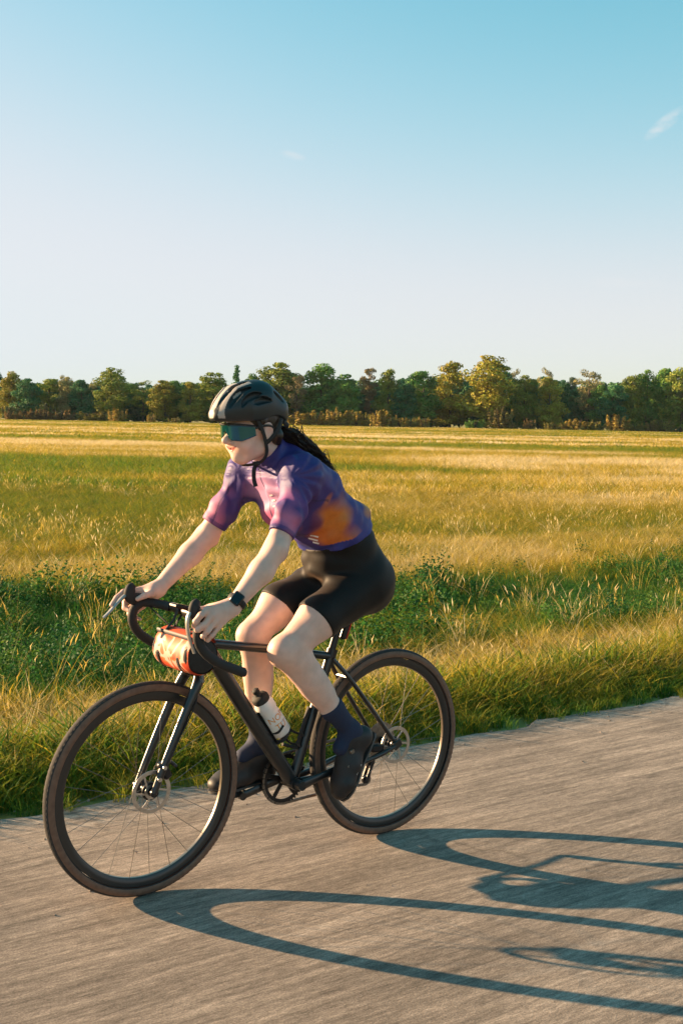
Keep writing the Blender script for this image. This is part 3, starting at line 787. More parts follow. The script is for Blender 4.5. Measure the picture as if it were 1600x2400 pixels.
def build_wood():
    g = np.random.default_rng(99); V = []; C = []
    src = [CROWNS['round'][0], CROWNS['tall'][0], CROWNS['round'][2]]
    data = []
    for me in src:
        a = np.empty(len(me.vertices) * 3, np.float32); me.vertices.foreach_get('co', a)
        c = np.empty(len(me.vertices) * 4, np.float32); me.color_attributes['Col'].data.foreach_get('color', c)
        data.append((a.reshape(-1, 4, 3), c.reshape(-1, 4, 4)[:, :, :3]))
    for row, (d, hh, st) in enumerate(((334, 9.2, 3.2), (348, 10.8, 3.8), (366, 11.8, 4.6))):
        x = -150.0
        while x < 150:
            q, c = data[int(g.integers(3))]; sel = g.uniform(size=len(q)) < (.26 if row else .30); q, c = q[sel], c[sel]
            rise = 1.0 + .32 * np.clip((x + 40) / 80, 0, 1)
            h = hh * g.uniform(.85, 1.12) * rise; w = g.uniform(3.4, 4.8) / .27; a = g.uniform(0, 6.28)
            ctr = q.mean(1, keepdims=True); q = ctr + (q - ctr) * 1.9
            p = q.copy(); p[..., 0] = (q[..., 0] * math.cos(a) - q[..., 1] * math.sin(a)) * w + x; p[..., 1] = (q[..., 0] * math.sin(a) + q[..., 1] * math.cos(a)) * w + d; p[..., 2] = q[..., 2] * h - .2
            V.append(p.reshape(-1, 3)); C.append(c.reshape(-1, 3)); x += st * g.uniform(.75, 1.25)
    V = np.concatenate(V); C = np.concatenate(C)
    o = link(bpy.data.objects.new('woodland', mesh_np('woodland', V, np.arange(len(V)).reshape(-1, 4), False, cols=C, mats=[FOLIAGE])))
    o.color = (.085, .20, .075, 1)
    tag(o, 'dense dark woodland mass behind the front row of trees', 'woodland', kind='stuff')
build_wood()

# ------------------------------------------------------------------ frame of the moving pair: X forward, Y to the rider's left, Z up, origin below the rear axle
BIKE_AZ = math.radians(218.17)
BIKE_M = Matrix.Translation((0.182, 4.414, 0.0)) @ Matrix.Rotation(BIKE_AZ, 4, 'Z')
def rig(name, base, label, cat):
    """an Empty at the thing's base; returns (empty, holder offset) - children keep bike-frame coordinates"""
    e = link(bpy.data.objects.new(name, None)); e.empty_display_size = .1
    e.matrix_world = BIKE_M @ Matrix.Translation(base)
    e['_b'] = tuple(base)
    return tag(e, label, cat)
def part(o, root):
    """parent o (mesh in bike-frame coordinates) under the thing"""
    o.parent = root
    b = Vector(root['_b']); o.location = -b
    return o
def sub(o, p):
    o.parent = p; o.location = (0, 0, 0)
    return o

M_FRAME = mat('frame_paint', (.012, .014, .016), .32, spec=.5, coat=.3, noise=.15, nscale=30)
M_BLACK = mat('black_rubber', (.018, .018, .018), .75, noise=.25, nscale=60)
M_TAPE = mat('bar_tape', (.016, .016, .017), .7, bump=.4, bscale=300)
M_STEEL = mat('steel', (.55, .53, .50), .32, 1.0, noise=.15, nscale=80)
M_DSTEEL = mat('dark_steel', (.22, .20, .18), .4, 1.0, noise=.2, nscale=80)
M_ALU = mat('black_alloy', (.03, .03, .032), .35, .6)
M_RIM = mat('rim_alloy', (.055, .052, .05), .28, .5)
M_RIMI = mat('rim_inner', (.30, .26, .21), .3, .9)
M_TREAD = mat('tyre_tread', (.028, .026, .025), .85, noise=.3, nscale=120, bump=.6, bscale=260)
M_WALL = mat('tyre_tan_wall', (.155, .082, .052), .65, noise=.2, nscale=60)
M_ORANGE = mat('orange_reflector', (.80, .16, .02), .25, coat=.5)
M_RED = mat('red_lens', (.65, .03, .02), .25, coat=.5)

R_W, WB = .352, 1.017
RH = (0, 0, R_W); FH = (WB, 0, R_W)
BB = (.433, 0, .273)
bike = rig('bicycle', (0.43, 0, 0), 'black gravel bicycle with tan-wall tyres being ridden along the road', 'bicycle')

def wheel(c, name, nspoke, ang0, hub_w, rotor_r):
    w = link(bpy.data.objects.new('wheel', None)); part(w, bike); w.location = Vector(c) - Vector(bike['_b'])
    # tyre: tread + tan wall in one lathe
    def put(mb, nm, m, angle=42):
        o = mb.build(nm, m, None, True, angle); o.parent = w; o.location = (0, 0, 0); return o
    mb = MB(); tr = .0205; rc = R_W - tr
    prof = []
    for k in range(25):
        a = math.radians(-128 + 256 * k / 24); prof.append((rc + tr * math.cos(a), tr * math.sin(a)))
    mb.cur = 0
    V0 = len(mb.f); mb.lathe(prof, (0, 0, 0), (0, 1, 0), 112)
    mb.m = []
    for k in range(112):
        for i in range(24):
            a = abs(-128 + 256 * (i + .5) / 24); mb.m.append(1 if 52 < a < 118 else 0)
    put(mb, 'tyre', [M_TREAD, M_WALL], 60)
    mb = MB()   # tread knobs along the middle, one band
    for k in range(120):
        a = 2 * math.pi * k / 120
        for off in (-.011, 0, .011):
            rr = R_W + (-.0022 if off == 0 else -.0062); aa = a + (.012 if off else 0)
            ca, sa = math.cos(aa), math.sin(aa)
            rot = Matrix(((ca, 0, -sa), (0, 1, 0), (sa, 0, ca)))
            mb.box((ca * rr, off, sa * rr), (.004, .006, .008), rot)
    put(mb, 'tread_knobs', M_TREAD)['kind'] = 'stuff'
    mb = MB(); mb.lathe([(.3175, -.0125), (.305, -.0128), (.294, -.010), (.2885, -.006)], (0, 0, 0), (0, 1, 0), 96)
    mb.lathe([(.3175, .0125), (.305, .0128), (.294, .010), (.2885, .006)], (0, 0, 0), (0, 1, 0), 96)
    mb.cur = 1; mb.lathe([(.2885, -.006), (.2868, 0), (.2885, .006)], (0, 0, 0), (0, 1, 0), 96)
    put(mb, 'rim', [M_RIM, M_RIMI])
    mb = MB(); hw = hub_w / 2
    mb.lathe([(0.001, -hw), (.010, -hw), (.010, -hw * .72), (.027, -hw * .66), (.027, -hw * .58), (.013, -hw * .45), (.013, hw * .45), (.030, hw * .58), (.030, hw * .66), (.012, hw * .74), (.010, hw), (0.001, hw)], (0, 0, 0), (0, 1, 0), 28)
    put(mb, 'hub', M_ALU)
    sp = None
    for k in range(nspoke):
        a = ang0 + 2 * math.pi * k / nspoke; side = -1 if k % 2 else 1
        b = a + (.95 if (k // 2) % 2 else -.95)
        p0 = (math.cos(b) * .026, side * hw * .62, math.sin(b) * .026); p1 = (math.cos(a) * .289, side * .002, math.sin(a) * .289)
        mb = MB(); mb.tube([p0, p1], .0009, 5, False); put(mb, 'spoke', M_DSTEEL)
    # brake disc on the left: ring with slots and arms
    mb = MB(); y = hw * .80; NB = 48
    mb.lathe([(rotor_r - .013, y - .0009), (rotor_r, y - .0009), (rotor_r, y + .0009), (rotor_r - .013, y + .0009)], (0, 0, 0), (0, 1, 0), 72, True)
    for k in range(6):
        a = k * math.pi / 3
        mb.box((math.cos(a) * (rotor_r * .5 + .008), y, math.sin(a) * (rotor_r * .5 + .008)), (rotor_r - .03, .0016, .006), Matrix.Rotation(-a - .25, 3, 'Y'))
    mb.lathe([(.014, y - .0012), (.024, y - .0012), (.024, y + .0012), (.014, y + .0012)], (0, 0, 0), (0, 1, 0), 28, True)
    put(mb, 'brake_disc', M_STEEL)
    return w
w_r = wheel(RH, 'rear', 24, .35, .142, .070)
w_f = wheel(FH, 'front', 24, .20, .100, .070)

# frame: tubes of one welded frame, each tube a part
def tubep(name, pts, r, m=M_FRAME, seg=16, sc=(1, 1), up=None, root=bike):
    mb = MB(); mb.tube(pts, r, seg, True, False, sc, up); return part(mb.build(name, m), root)
tubep('down_tube', spline([(.778, 0, .772), (.61, 0, .526), (.44, 0, .285)], 6), [.024] * 13, sc=(1.0, 1.12))
tubep('top_tube', spline([(.272, 0, .706), (.52, 0, .757), (.772, 0, .803)], 6), [.0155] * 6 + [.017] * 7, sc=(1.05, .95))
tubep('seat_tube', [(.425, 0, .29), (.285, 0, .675), (.268, 0, .722)], [.0185, .0170, .0175])
ht0, ht1 = (.826, 0, .715), (.776, 0, .856)
tubep('head_tube', [ht0, (.801, 0, .785), ht1], [.027, .023, .0245], seg=20)
mb = MB(); mb.tube([(BB[0], -.036, BB[2]), (BB[0], .036, BB[2])], .023, 20); part(mb.build('bottom_bracket', M_FRAME), bike)
for s in (1, -1):
    tubep('seat_stay', spline([(.268, s * .012, .697), (.20, s * .040, .612), (.02, s * .066, .376)], 6), [.0085] * 13)
    tubep('chain_stay', spline([(.41, s * .022, .277), (.28, s * .046, .290), (.10, s * .064, .325), (.012, s * .067, .350)], 5), [.013, .0125, .012, .012, .0115, .011, .011, .011, .0105, .010, .010, .010, .010, .0095, .009, .009], sc=(1, 1.0))
    mb = MB(); mb.box((.0, s * .069, .356), (.040, .007, .032), Matrix.Rotation(.5, 3, 'Y'), .003); part(mb.build('dropout', M_FRAME), bike)
mb = MB(); mb.tube([(.215, -.038, .628), (.215, .038, .628)], .006, 8); part(mb.build('stay_bridge', M_FRAME), bike)
# fork
for s in (1, -1):
    tubep('fork_leg', spline([(.838, s * .022, .722), (.852, s * .047, .690), (.905, s * .054, .590), (.975, s * .055, .445), (1.018, s * .056, .350)], 5), np.interp(np.arange(21), [0, 5, 14, 20], [.017, .0165, .0125, .010]).tolist(), seg=14, sc=(1, 1.15))
    mb = MB(); mb.lathe([(.0, -.004), (.014, -.004), (.014, .004), (.0, .004)], (1.017, s * .058, .352), (0, 1, 0), 20); part(mb.build('fork_end', M_ALU), bike)
mb = MB(); mb.tube(spline([(.846, -.050, .688), (.842, -.040, .714), (.836, 0, .730), (.842, .040, .714), (.846, .050, .688)], 5), [.015] * 21, 12); part(mb.build('fork_crown', mat('fork_crown_paint', (.05, .048, .045), .22, coat=.6)), bike)
mb = MB(); mb.lathe([(.030, -.006), (.031, 0), (.028, .008)], ht0, (-.33, 0, .94), 24); part(mb.build('headset_cup', M_ALU), bike)
mb = MB(); mb.lathe([(.026, -.004), (.027, .004), (.020, .012)], ht1, (-.33, 0, .94), 24); part(mb.build('headset_cup', M_ALU), bike)

# cockpit
stem_top = (.768, 0, .884); clamp = (.852, 0, .912)
mb = MB(); mb.tube([(.777, 0, .855), (.764, 0, .898)], .018, 16); mb.tube([stem_top, (.80, 0, .893), (.84, 0, .908)], [.018, .0155, .016], 14)
mb.tube([(.852, -.024, .912), (.852, .024, .912)], .021, 18); mb.lathe([(.0, 0), (.016, 0), (.018, -.004)], (.7625, 0, .902), (-.33, 0, .94), 16)
part(mb.build('stem', M_ALU), bike)
bar = MB(); BAR = {}
for s in (1, -1):
    top = spline([(.852, s * .0, .912), (.854, s * .09, .914), (.868, s * .15, .920), (.895, s * .192, .925), (.922, s * .205, .927)], 5)
    drop = spline([(.922, s * .205, .927), (.948, s * .209, .908), (.954, s * .212, .868), (.930, s * .215, .825), (.880, s * .218, .787), (.835, s * .221, .766), (.792, s * .223, .748)], 5)
    BAR[s] = (top, drop)
    bar.tube(top, [.0155] * 6 + [.0125] * (len(top) - 6), 12); bar.tube(drop, .0119, 12)
bar_o = part(bar.build('handlebar', M_ALU), bike)
for s in (1, -1):
    top, drop = BAR[s]
    pts = top[7:] + drop[1:]
    m = MB(); rr = [.0155 + (.0006 if k % 2 else 0) for k in range(len(pts))]; m.tube(pts, rr, 14)
    tp = part(m.build('bar_tape', M_TAPE), bike)
    m = MB(); m.sphere(drop[-1], (.012, .015, .015), 12, 8); sub(m.build('bar_end_plug', M_BLACK), tp)

# brake lever hoods and blades
for s in (1, -1):
    y = s * .209
    m = MB(); m.tube(spline([(.905, y, .931), (.932, y, .938), (.955, y, .942), (.966, y * 1.002, .957), (.962, y, .977), (.951, y, .988)], 5),
                     np.interp(np.arange(26), [0, 8, 14, 20, 25], [.017, .019, .0185, .0165, .010]).tolist(), 14, sc=(.9, 1.15))
    hood = part(m.build('brake_hood', M_BLACK), bike)
    if s > 0:
        bl = [(.974, y, .966), (.990, y + .002, .940), (.992, y + .004, .905), (.984, y + .008, .865), (.972, y + .012, .828)]
    else:
        bl = [(.970, y, .962), (.992, y - .002, .948), (1.016, y - .004, .925), (1.038, y - .006, .902), (1.058, y - .010, .884)]
    m = MB(); bl = spline(bl, 4); m.tube(bl, np.interp(np.arange(len(bl)), [0, 4, 10, 16], [.0085, .0095, .0085, .0065]).tolist(), 10, sc=(1.0, .6)); sub(m.build('brake_lever', mat('lever_alloy', (.40, .38, .36), .38, .7) if s > 0 else bpy.data.materials['lever_alloy']), hood)
    m = MB(); m.tube([(.972, y - .012, .962), (.972, y + .012, .962)], .005, 10); sub(m.build('lever_pivot', M_STEEL), hood)
# shift and brake lines looping to the frame
for s, e in ((1, (.80, .028, .742)), (-1, (.80, -.028, .742))):
    tubep('brake_hose', spline([(.90, s * .19, .912), (.905, s * .12, .893), (.893, s * .06, .862), (.850, s * .035, .800), e], 6), .0024, M_BLACK, 6)
tubep('front_brake_hose', spline([(.838, .030, .722), (.870, .066, .630), (.938, .068, .510), (.985, .066, .428)], 5), .0023, M_BLACK, 6)
# small computer on the bar
mb = MB(); mb.box((.885, 0.0, .936), (.075, .048, .014), Matrix.Rotation(-.25, 3, 'Y'), .004); cp = part(mb.build('bike_computer', M_ALU), bike)
mb = MB(); mb.box((.8855, 0.0, .9437), (.055, .038, .0012), Matrix.Rotation(-.25, 3, 'Y')); sub(mb.build('screen', mat('dark_screen', (.05, .055, .06), .12)), cp)

# callipers
mb = MB(); mb.box((.975, .046, .418), (.030, .030, .062), Matrix.Rotation(.47, 3, 'Y'), .006); mb.tube([(.955, .050, .445), (.935, .055, .425)], .006, 8); part(mb.build('front_calliper', M_ALU), bike)
mb = MB(); mb.lathe([(0, 0), (.007, 0), (.007, .006), (0, .006)], (.985, .066, .432), (0, 1, 0), 14); part(mb.build('calliper_bolt', M_STEEL), bike); mb = MB(); mb.lathe([(0, 0), (.007, 0), (.007, .006), (0, .006)], (1.003, .066, .396), (0, 1, 0), 14); part(mb.build('calliper_bolt', M_STEEL), bike)
mb = MB(); mb.box((.085, .050, .352), (.060, .026, .030), Matrix.Rotation(-.1, 3, 'Y'), .006); part(mb.build('rear_calliper', M_ALU), bike)

# drivetrain (right side)
mb = MB(); NT = 44; yc = -.047; rr = .088
mb.lathe([(rr - .014, yc - .0015), (rr, yc - .0015), (rr, yc + .0015), (rr - .014, yc + .0015)], BB, (0, 1, 0), 72, True)
for k in range(NT):
    a = 2 * math.pi * k / NT; mb.box((BB[0] + math.cos(a) * (rr + .003), yc, BB[2] + math.sin(a) * (rr + .003)), (.007, .0026, .006), Matrix.Rotation(-a, 3, 'Y'))
for k in range(5):
    a = 2 * math.pi * k / 5 + .3; mb.box((BB[0] + math.cos(a) * .05, yc, BB[2] + math.sin(a) * .05), (.062, .005, .014), Matrix.Rotation(-a, 3, 'Y'))
part(mb.build('chainring', M_ALU), bike)
CR = Vector((.161, 0, -.042))
PED = {1: Vector(BB) - CR, -1: Vector(BB) + CR}
for s in (1, -1):
    p = PED[s]; a = Vector((BB[0], s * .058, BB[2])); b = Vector((p.x, s * .072, p.z))
    mb = MB(); mb.tube([a, a.lerp(b, .5), b], [.015, .0115, .012], 14, sc=(.55, 1.2)); mb.tube([(BB[0], s * .034, BB[2]), (BB[0], s * .066, BB[2])], .017, 18); mb.tube([(p.x, s * .064, p.z), (p.x, s * .080, p.z)], .014, 14)
    part(mb.build('crank_arm', M_FRAME), bike)
PEDROT = {1: -1.0, -1: -.05}
for s in (1, -1):
    p = PED[s]; rot = Matrix.Rotation(PEDROT[s] if s < 0 else 1.0, 3, 'Y'); c = Vector((p.x, s * .125, p.z))
    mb = MB(); mb.tube([(p.x, s * .078, p.z), (p.x, s * .165, p.z)], .006, 10)
    for dx in (-.034, .034): mb.box(c + rot @ Vector((dx, 0, 0)), (.009, .080, .016), rot, .002)
    for dy in (-.038, .038): mb.box(c + rot @ Vector((0, dy, 0)), (.066, .008, .016), rot, .002)
    mb.box(c, (.030, .074, .018), rot, .003)
    pd = part(mb.build('pedal', M_BLACK), bike)
    for dx in (-1, 1):
        mb = MB(); mb.box(c + rot @ Vector((dx * .0400, 0, 0)), (.004, .052, .011), rot, .001); sub(mb.build('pedal_reflector', M_ORANGE), pd)
# cassette
mb = MB()
for i, r in enumerate((.068, .060, .052, .045, .039, .034, .029, .025)):
    y = -.030 - .0042 * i; mb.lathe([(.012, y - .001), (r - .004, y - .001), (r, y - .0006), (r, y + .0006), (r - .004, y + .001), (.012, y + .001)], RH, (0, 1, 0), 40, True)
part(mb.build('cassette', M_DSTEEL), bike)
# chain: links joined in one part
def chain_path():
    c0 = Vector((BB[0], -.047, BB[2])); c1 = Vector((0, -.047, R_W)); R0, R1 = .091, .041
    j1 = Vector((.030, -.047, .268)); j2 = Vector((.055, -.047, .205))
    P = []
    for k in range(15): a = math.radians(82 - 170 * k / 14); P.append(c0 + Vector((math.cos(a) * R0, 0, math.sin(a) * R0)))
    P += [Vector((.32, -.047, .187)), Vector((.18, -.047, .189))]
    P += [j2 + Vector((math.cos(a) * .020, 0, math.sin(a) * .020)) for a in (-1.6, -2.4, -3.1)]
    P += [j1 + Vector((math.cos(a) * .020, 0, math.sin(a) * .020)) for a in (-.4, .4, 1.2)]
    for k in range(9): a = math.radians(240 - 150 * k / 8); P.append(c1 + Vector((math.cos(a) * R1, 0, math.sin(a) * R1)))
    P.append(c0 + Vector((math.cos(1.43) * R0, 0, math.sin(1.43) * R0)))
    return P
CP = chain_path(); dense = []
for a, b in zip(CP[:-1], CP[1:]):
    n = max(1, int((b - a).length / .0127)); dense += [a.lerp(b, k / n) for k in range(n)]
mb = MB()
for i, p in enumerate(dense):
    q = dense[(i + 1) % len(dense)]; d = q - p; ang = math.atan2(d.z, d.x); c = (p + q) / 2; rot = Matrix.Rotation(-ang, 3, 'Y'); w_ = .0026 if i % 2 else .0036
    for sy in (-1, 1): mb.box(c + Vector((0, sy * w_, 0)), (min(d.length * 1.15, .016), .0012, .0085), rot)
part(mb.build('chain', M_DSTEEL), bike)
mb = MB()
for (x, z) in ((.030, .268), (.055, .205)): mb.lathe([(.003, -.051), (.017, -.051), (.017, -.043), (.003, -.043)], (x, 0, z), (0, 1, 0), 20, True)
mb.tube([(.028, -.058, .272), (.058, -.058, .200)], .008, 10, sc=(.4, 1)); mb.tube([(.028, -.036, .272), (.058, -.036, .200)], .008, 10, sc=(.4, 1)); mb.tube(spline([(-.004, -.068, .338), (-.012, -.072, .300), (.028, -.062, .268)], 4), .011, 10)
part(mb.build('rear_derailleur', M_ALU), bike)
# seat post, saddle, light
tubep('seat_post', [(.272, 0, .71), (.203, 0, .900)], .0140, M_ALU, 16)
mb = MB(); mb.tube([(.272, 0, .703), (.262, 0, .732)], .0205, 18); part(mb.build('seat_clamp', M_ALU), bike)
def saddle():
    V = []; F = []; n = 14; prof = [(.075, .066), (.10, .073), (.14, .068), (.18, .050), (.22, .034), (.26, .024), (.30, .020), (.335, .016), (.345, .008)]
    for (x, w) in prof:
        zt = .918 + .012 * math.cos((x - .08) * 9) - .004
        for k in range(n):
            a = 2 * math.pi * k / n; V.append((x, math.cos(a) * w, zt + math.sin(a) * (.010 if math.sin(a) > 0 else .022)))
    for i in range(len(prof) - 1):
        for k in range(n): F.append((i * n + k, i * n + (k + 1) % n, (i + 1) * n + (k + 1) % n, (i + 1) * n + k))
    F.append(tuple(range(n - 1, -1, -1))); F.append(tuple((len(prof) - 1) * n + k for k in range(n)))
    return MB().add(V, F)
sd = part(saddle().build('saddle', M_BLACK), bike)
mb = MB()
for s in (1, -1): mb.tube(spline([(.10, s * .030, .902), (.15, s * .024, .882), (.23, s * .022, .880), (.31, s * .012, .900)], 5), .0035, 8)
sub(mb.build('saddle_rail', M_STEEL), sd)
mb = MB(); mb.box((.207, 0, .884), (.036, .042, .024), Matrix.Rotation(-.35, 3, 'Y'), .005); part(mb.build('saddle_clamp', M_ALU), bike)
mb = MB(); rot = Matrix.Rotation(-.37, 3, 'Y'); mb.box((.206, 0, .800), (.022, .030, .080), rot, .006); tl = part(mb.build('tail_light', M_ALU), bike)
mb = MB(); mb.box((.193, 0, .797), (.006, .026, .070), rot, .002); sub(mb.build('lens', M_RED), tl)
# bottle cages
def cage(p, d, nrm):
    d = Vector(d).normalized(); nrm = Vector(nrm).normalized(); p = Vector(p); y = Vector((0, 1, 0)); mb = MB()
    mb.tube([p + nrm * .006, p + d * .15 + nrm * .006], .010, 8, sc=(1.2, .4))
    for t in (.010, .050):
        for s in (1, -1):
            pts = [p + d * t + nrm * .006, p + d * t + nrm * .018 + y * s * .030, p + d * (t + .012) + nrm * .045 + y * s * .040]
            mb.tube(spline([tuple(q) for q in pts], 4), .0045, 8, sc=(1, .6))
    mb.tube([p + nrm * .004, p + nrm * .072], .006, 8)
    return mb
dt_d = Vector((.338, 0, .487)).normalized(); dt_n = Vector((-dt_d.z, 0, dt_d.x))
part(cage(Vector((.44, 0, .285)) + dt_d * .145 + dt_n * .024, dt_d, dt_n).build('bottle_cage', M_BLACK), bike)
st_d = Vector((-.14, 0, .385)).normalized(); st_n = Vector((st_d.z, 0, -st_d.x))
part(cage(Vector((.425, 0, .29)) + st_d * .10 + st_n * .018, st_d, st_n).build('bottle_cage', M_BLACK), bike)

# ------------------------------------------------------------------ water bottle in the down tube cage
bt = Vector((.44, 0, .285)) + dt_d * .165 + dt_n * .066
bottle = rig('water_bottle', tuple(bt), 'white sports bottle with orange lettering in the down tube cage', 'bottle')
M_BOT = mat('bottle_plastic', (.78, .75, .72), .4, sss=.1, noise=.05, nscale=40)
mb = MB(); mb.lathe([(.0, 0), (.031, 0), (.036, .006), (.0365, .05), (.0365, .085), (.0335, .095), (.0335, .105), (.0365, .115), (.036, .135), (.030, .150), (.028, .154), (0, .154)], bt, tuple(dt_d), 40)
part(mb.build('bottle_body', M_BOT), bottle)
mb = MB(); mb.lathe([(.029, .150), (.031, .152), (.031, .166), (.026, .174), (.013, .178), (.010, .184), (.0125, .188), (.0125, .200), (.008, .204), (0, .204)], bt, tuple(dt_d), 36)
part(mb.build('cap', M_BLACK), bottle)
def wrap_text(txt, size, h, ang, root, m, name):
    cu = bpy.data.curves.new('t', 'FONT'); cu.body = txt; cu.size = size; cu.align_x = 'CENTER'; cu.extrude = 0; cu.resolution_u = 3
    ob = bpy.data.objects.new('t', cu); link(ob); dg = bpy.context.evaluated_depsgraph_get(); me = bpy.data.meshes.new_from_object(ob.evaluated_get(dg)); bpy.data.objects.remove(ob)
    import bmesh
    bm = bmesh.new(); bm.from_mesh(me); bmesh.ops.triangulate(bm, faces=bm.faces[:])
    bmesh.ops.subdivide_edges(bm, edges=[e for e in bm.edges if e.calc_length() > size * .12], cuts=2, use_grid_fill=True)
    u = Vector((0, 1, 0)); w2 = dt_d.cross(u)
    for v in bm.verts:
        a = ang + v.co.x / .0366; v.co = bt + dt_d * (h + v.co.y) + (u * math.cos(a) + dt_n * math.sin(a)) * .0371
    bm.to_mesh(me); bm.free(); me.materials.clear(); me.materials.append(m); me.name = name
    o = link(bpy.data.objects.new(name, me)); return part(o, root)
M_INK = mat('orange_ink', (.72, .28, .03), .5)
wrap_text('NOP', .033, .070, -.02, bottle, M_INK, 'lettering'); wrap_text('TU', .033, .036, -.02, bottle, M_INK, 'lettering')
mb = MB(); pl = []
for k in range(24):
    a = .1 + 2.0 * k / 23; hh = .056 - .03 * (k / 23) ** 2 * 1.2; u = Vector((0, 1, 0)); pl.append(bt + dt_d * hh + (u * math.cos(a) + dt_n * math.sin(a)) * .0368)
mb.tube(pl, .0010, 5); part(mb.build('printed_line', mat('grey_blue_ink', (.32, .36, .42), .5)), bottle)

# ------------------------------------------------------------------ handlebar bag
bag = rig('handlebar_bag', (.880, 0, .727), 'orange and pale patterned roll bag with black end strapped under the handlebar', 'bag')
M_BAG = bpy.data.materials.new('bag_fabric'); M_BAG.use_nodes = True
_n, _l = M_BAG.node_tree.nodes, M_BAG.node_tree.links; _b = _n['Principled BSDF']; _b.inputs['Roughness'].default_value = .6
_tc = _n.new('ShaderNodeTexCoord'); _t = _n.new('ShaderNodeTexNoise'); _t.inputs['Scale'].default_value = 17; _t.inputs['Detail'].default_value = 1.5; _t.inputs['Distortion'].default_value = .6
_l.new(_tc.outputs['Object'], _t.inputs['Vector']); _r = _n.new('ShaderNodeValToRGB'); _l.new(_t.outputs['Fac'], _r.inputs[0]); _r.color_ramp.interpolation = 'CONSTANT'
_e = _r.color_ramp.elements; _e[0].position = 0; _e[0].color = (.58, .055, .014, 1); _e[1].position = .485; _e[1].color = (.60, .36, .29, 1)
_x = _e.new(.43); _x.color = (.60, .13, .03, 1); _x = _e.new(.60); _x.color = (.60, .09, .02, 1)
_l.new(_r.outputs[0], _b.inputs['Base Color'])
M_BAGR = mat('bag_red_fabric', (.60, .075, .02), .6, noise=.15, nscale=30)
BC = Vector((.884, 0, .793))
V = []; F = []; ns, nk = 17, 40
for i in range(ns):
    y = -.098 + .226 * i / (ns - 1); e = abs(y - .015) / .113; sh = 1 - .10 * max(0, (e - .8) / .2) ** 2
    for k in range(nk):
        a = 2 * math.pi * k / nk; wr = 1 + .018 * math.sin(5 * a + 40 * y) + .012 * math.sin(23 * y + 3 * a)
        V.append(BC + Vector((math.cos(a) * .062 * sh * wr, y, math.sin(a) * .066 * sh * wr)))
for i in range(ns - 1):
    for k in range(nk): F.append((i * nk + k, i * nk + (k + 1) % nk, (i + 1) * nk + (k + 1) % nk, (i + 1) * nk + k))
mb = MB(); mb.add(V, F)
part(mb.build('bag_body', M_BAG), bag)
for s in (1, -1):
    mb = MB(); q_ = -.007 if s > 0 else -.037; mb.lathe([(0, .136 + q_), (.048, .136 + q_), (.055, .133 + q_), (.0605, .126 + q_), (.062, .118 + q_)], BC, (0, s, 0), 40)
    part(mb.build('end_panel', M_BLACK), bag)
# red flap over the top rear half
V = []; F = []
for i in range(13):
    y = -.090 + .210 * i / 12
    for k in range(11):
        a = math.radians(55 + 95 * k / 10); V.append(BC + Vector((math.cos(a) * .0655, y, math.sin(a) * .0695)))
for i in range(12):
    for k in range(10): F.append((i * 11 + k, i * 11 + k + 1, (i + 1) * 11 + k + 1, (i + 1) * 11 + k))
part(MB().add(V, F).build('flap', M_BAGR), bag)
mb = MB(); pts = []
for k in range(13): y = -.094 + .216 * k / 12; a = math.radians(54); pts.append(BC + Vector((math.cos(a) * .068, y, math.sin(a) * .072)))
mb.tube(pts, .006, 8, sc=(1.3, .5)); part(mb.build('zip_band', mat('grey_webbing', (.035, .035, .04), .6)), bag)
for y in (-.055, .075):
    mb = MB(); lp = []
    for k in range(28):
        a = math.radians(62 + 290 * k / 27); lp.append((BC.x + math.cos(a) * .0655, y, BC.z + math.sin(a) * .0695))
    lp += [(.858, y, .895), (.842, y, .912), (.850, y, .930), (.868, y, .924), (.885, y, .885)]
    mb.tube(lp, .007, 8, True, True, sc=(1.1, .22), up=(0, 1, 0)); part(mb.build('strap', M_BLACK), bag)

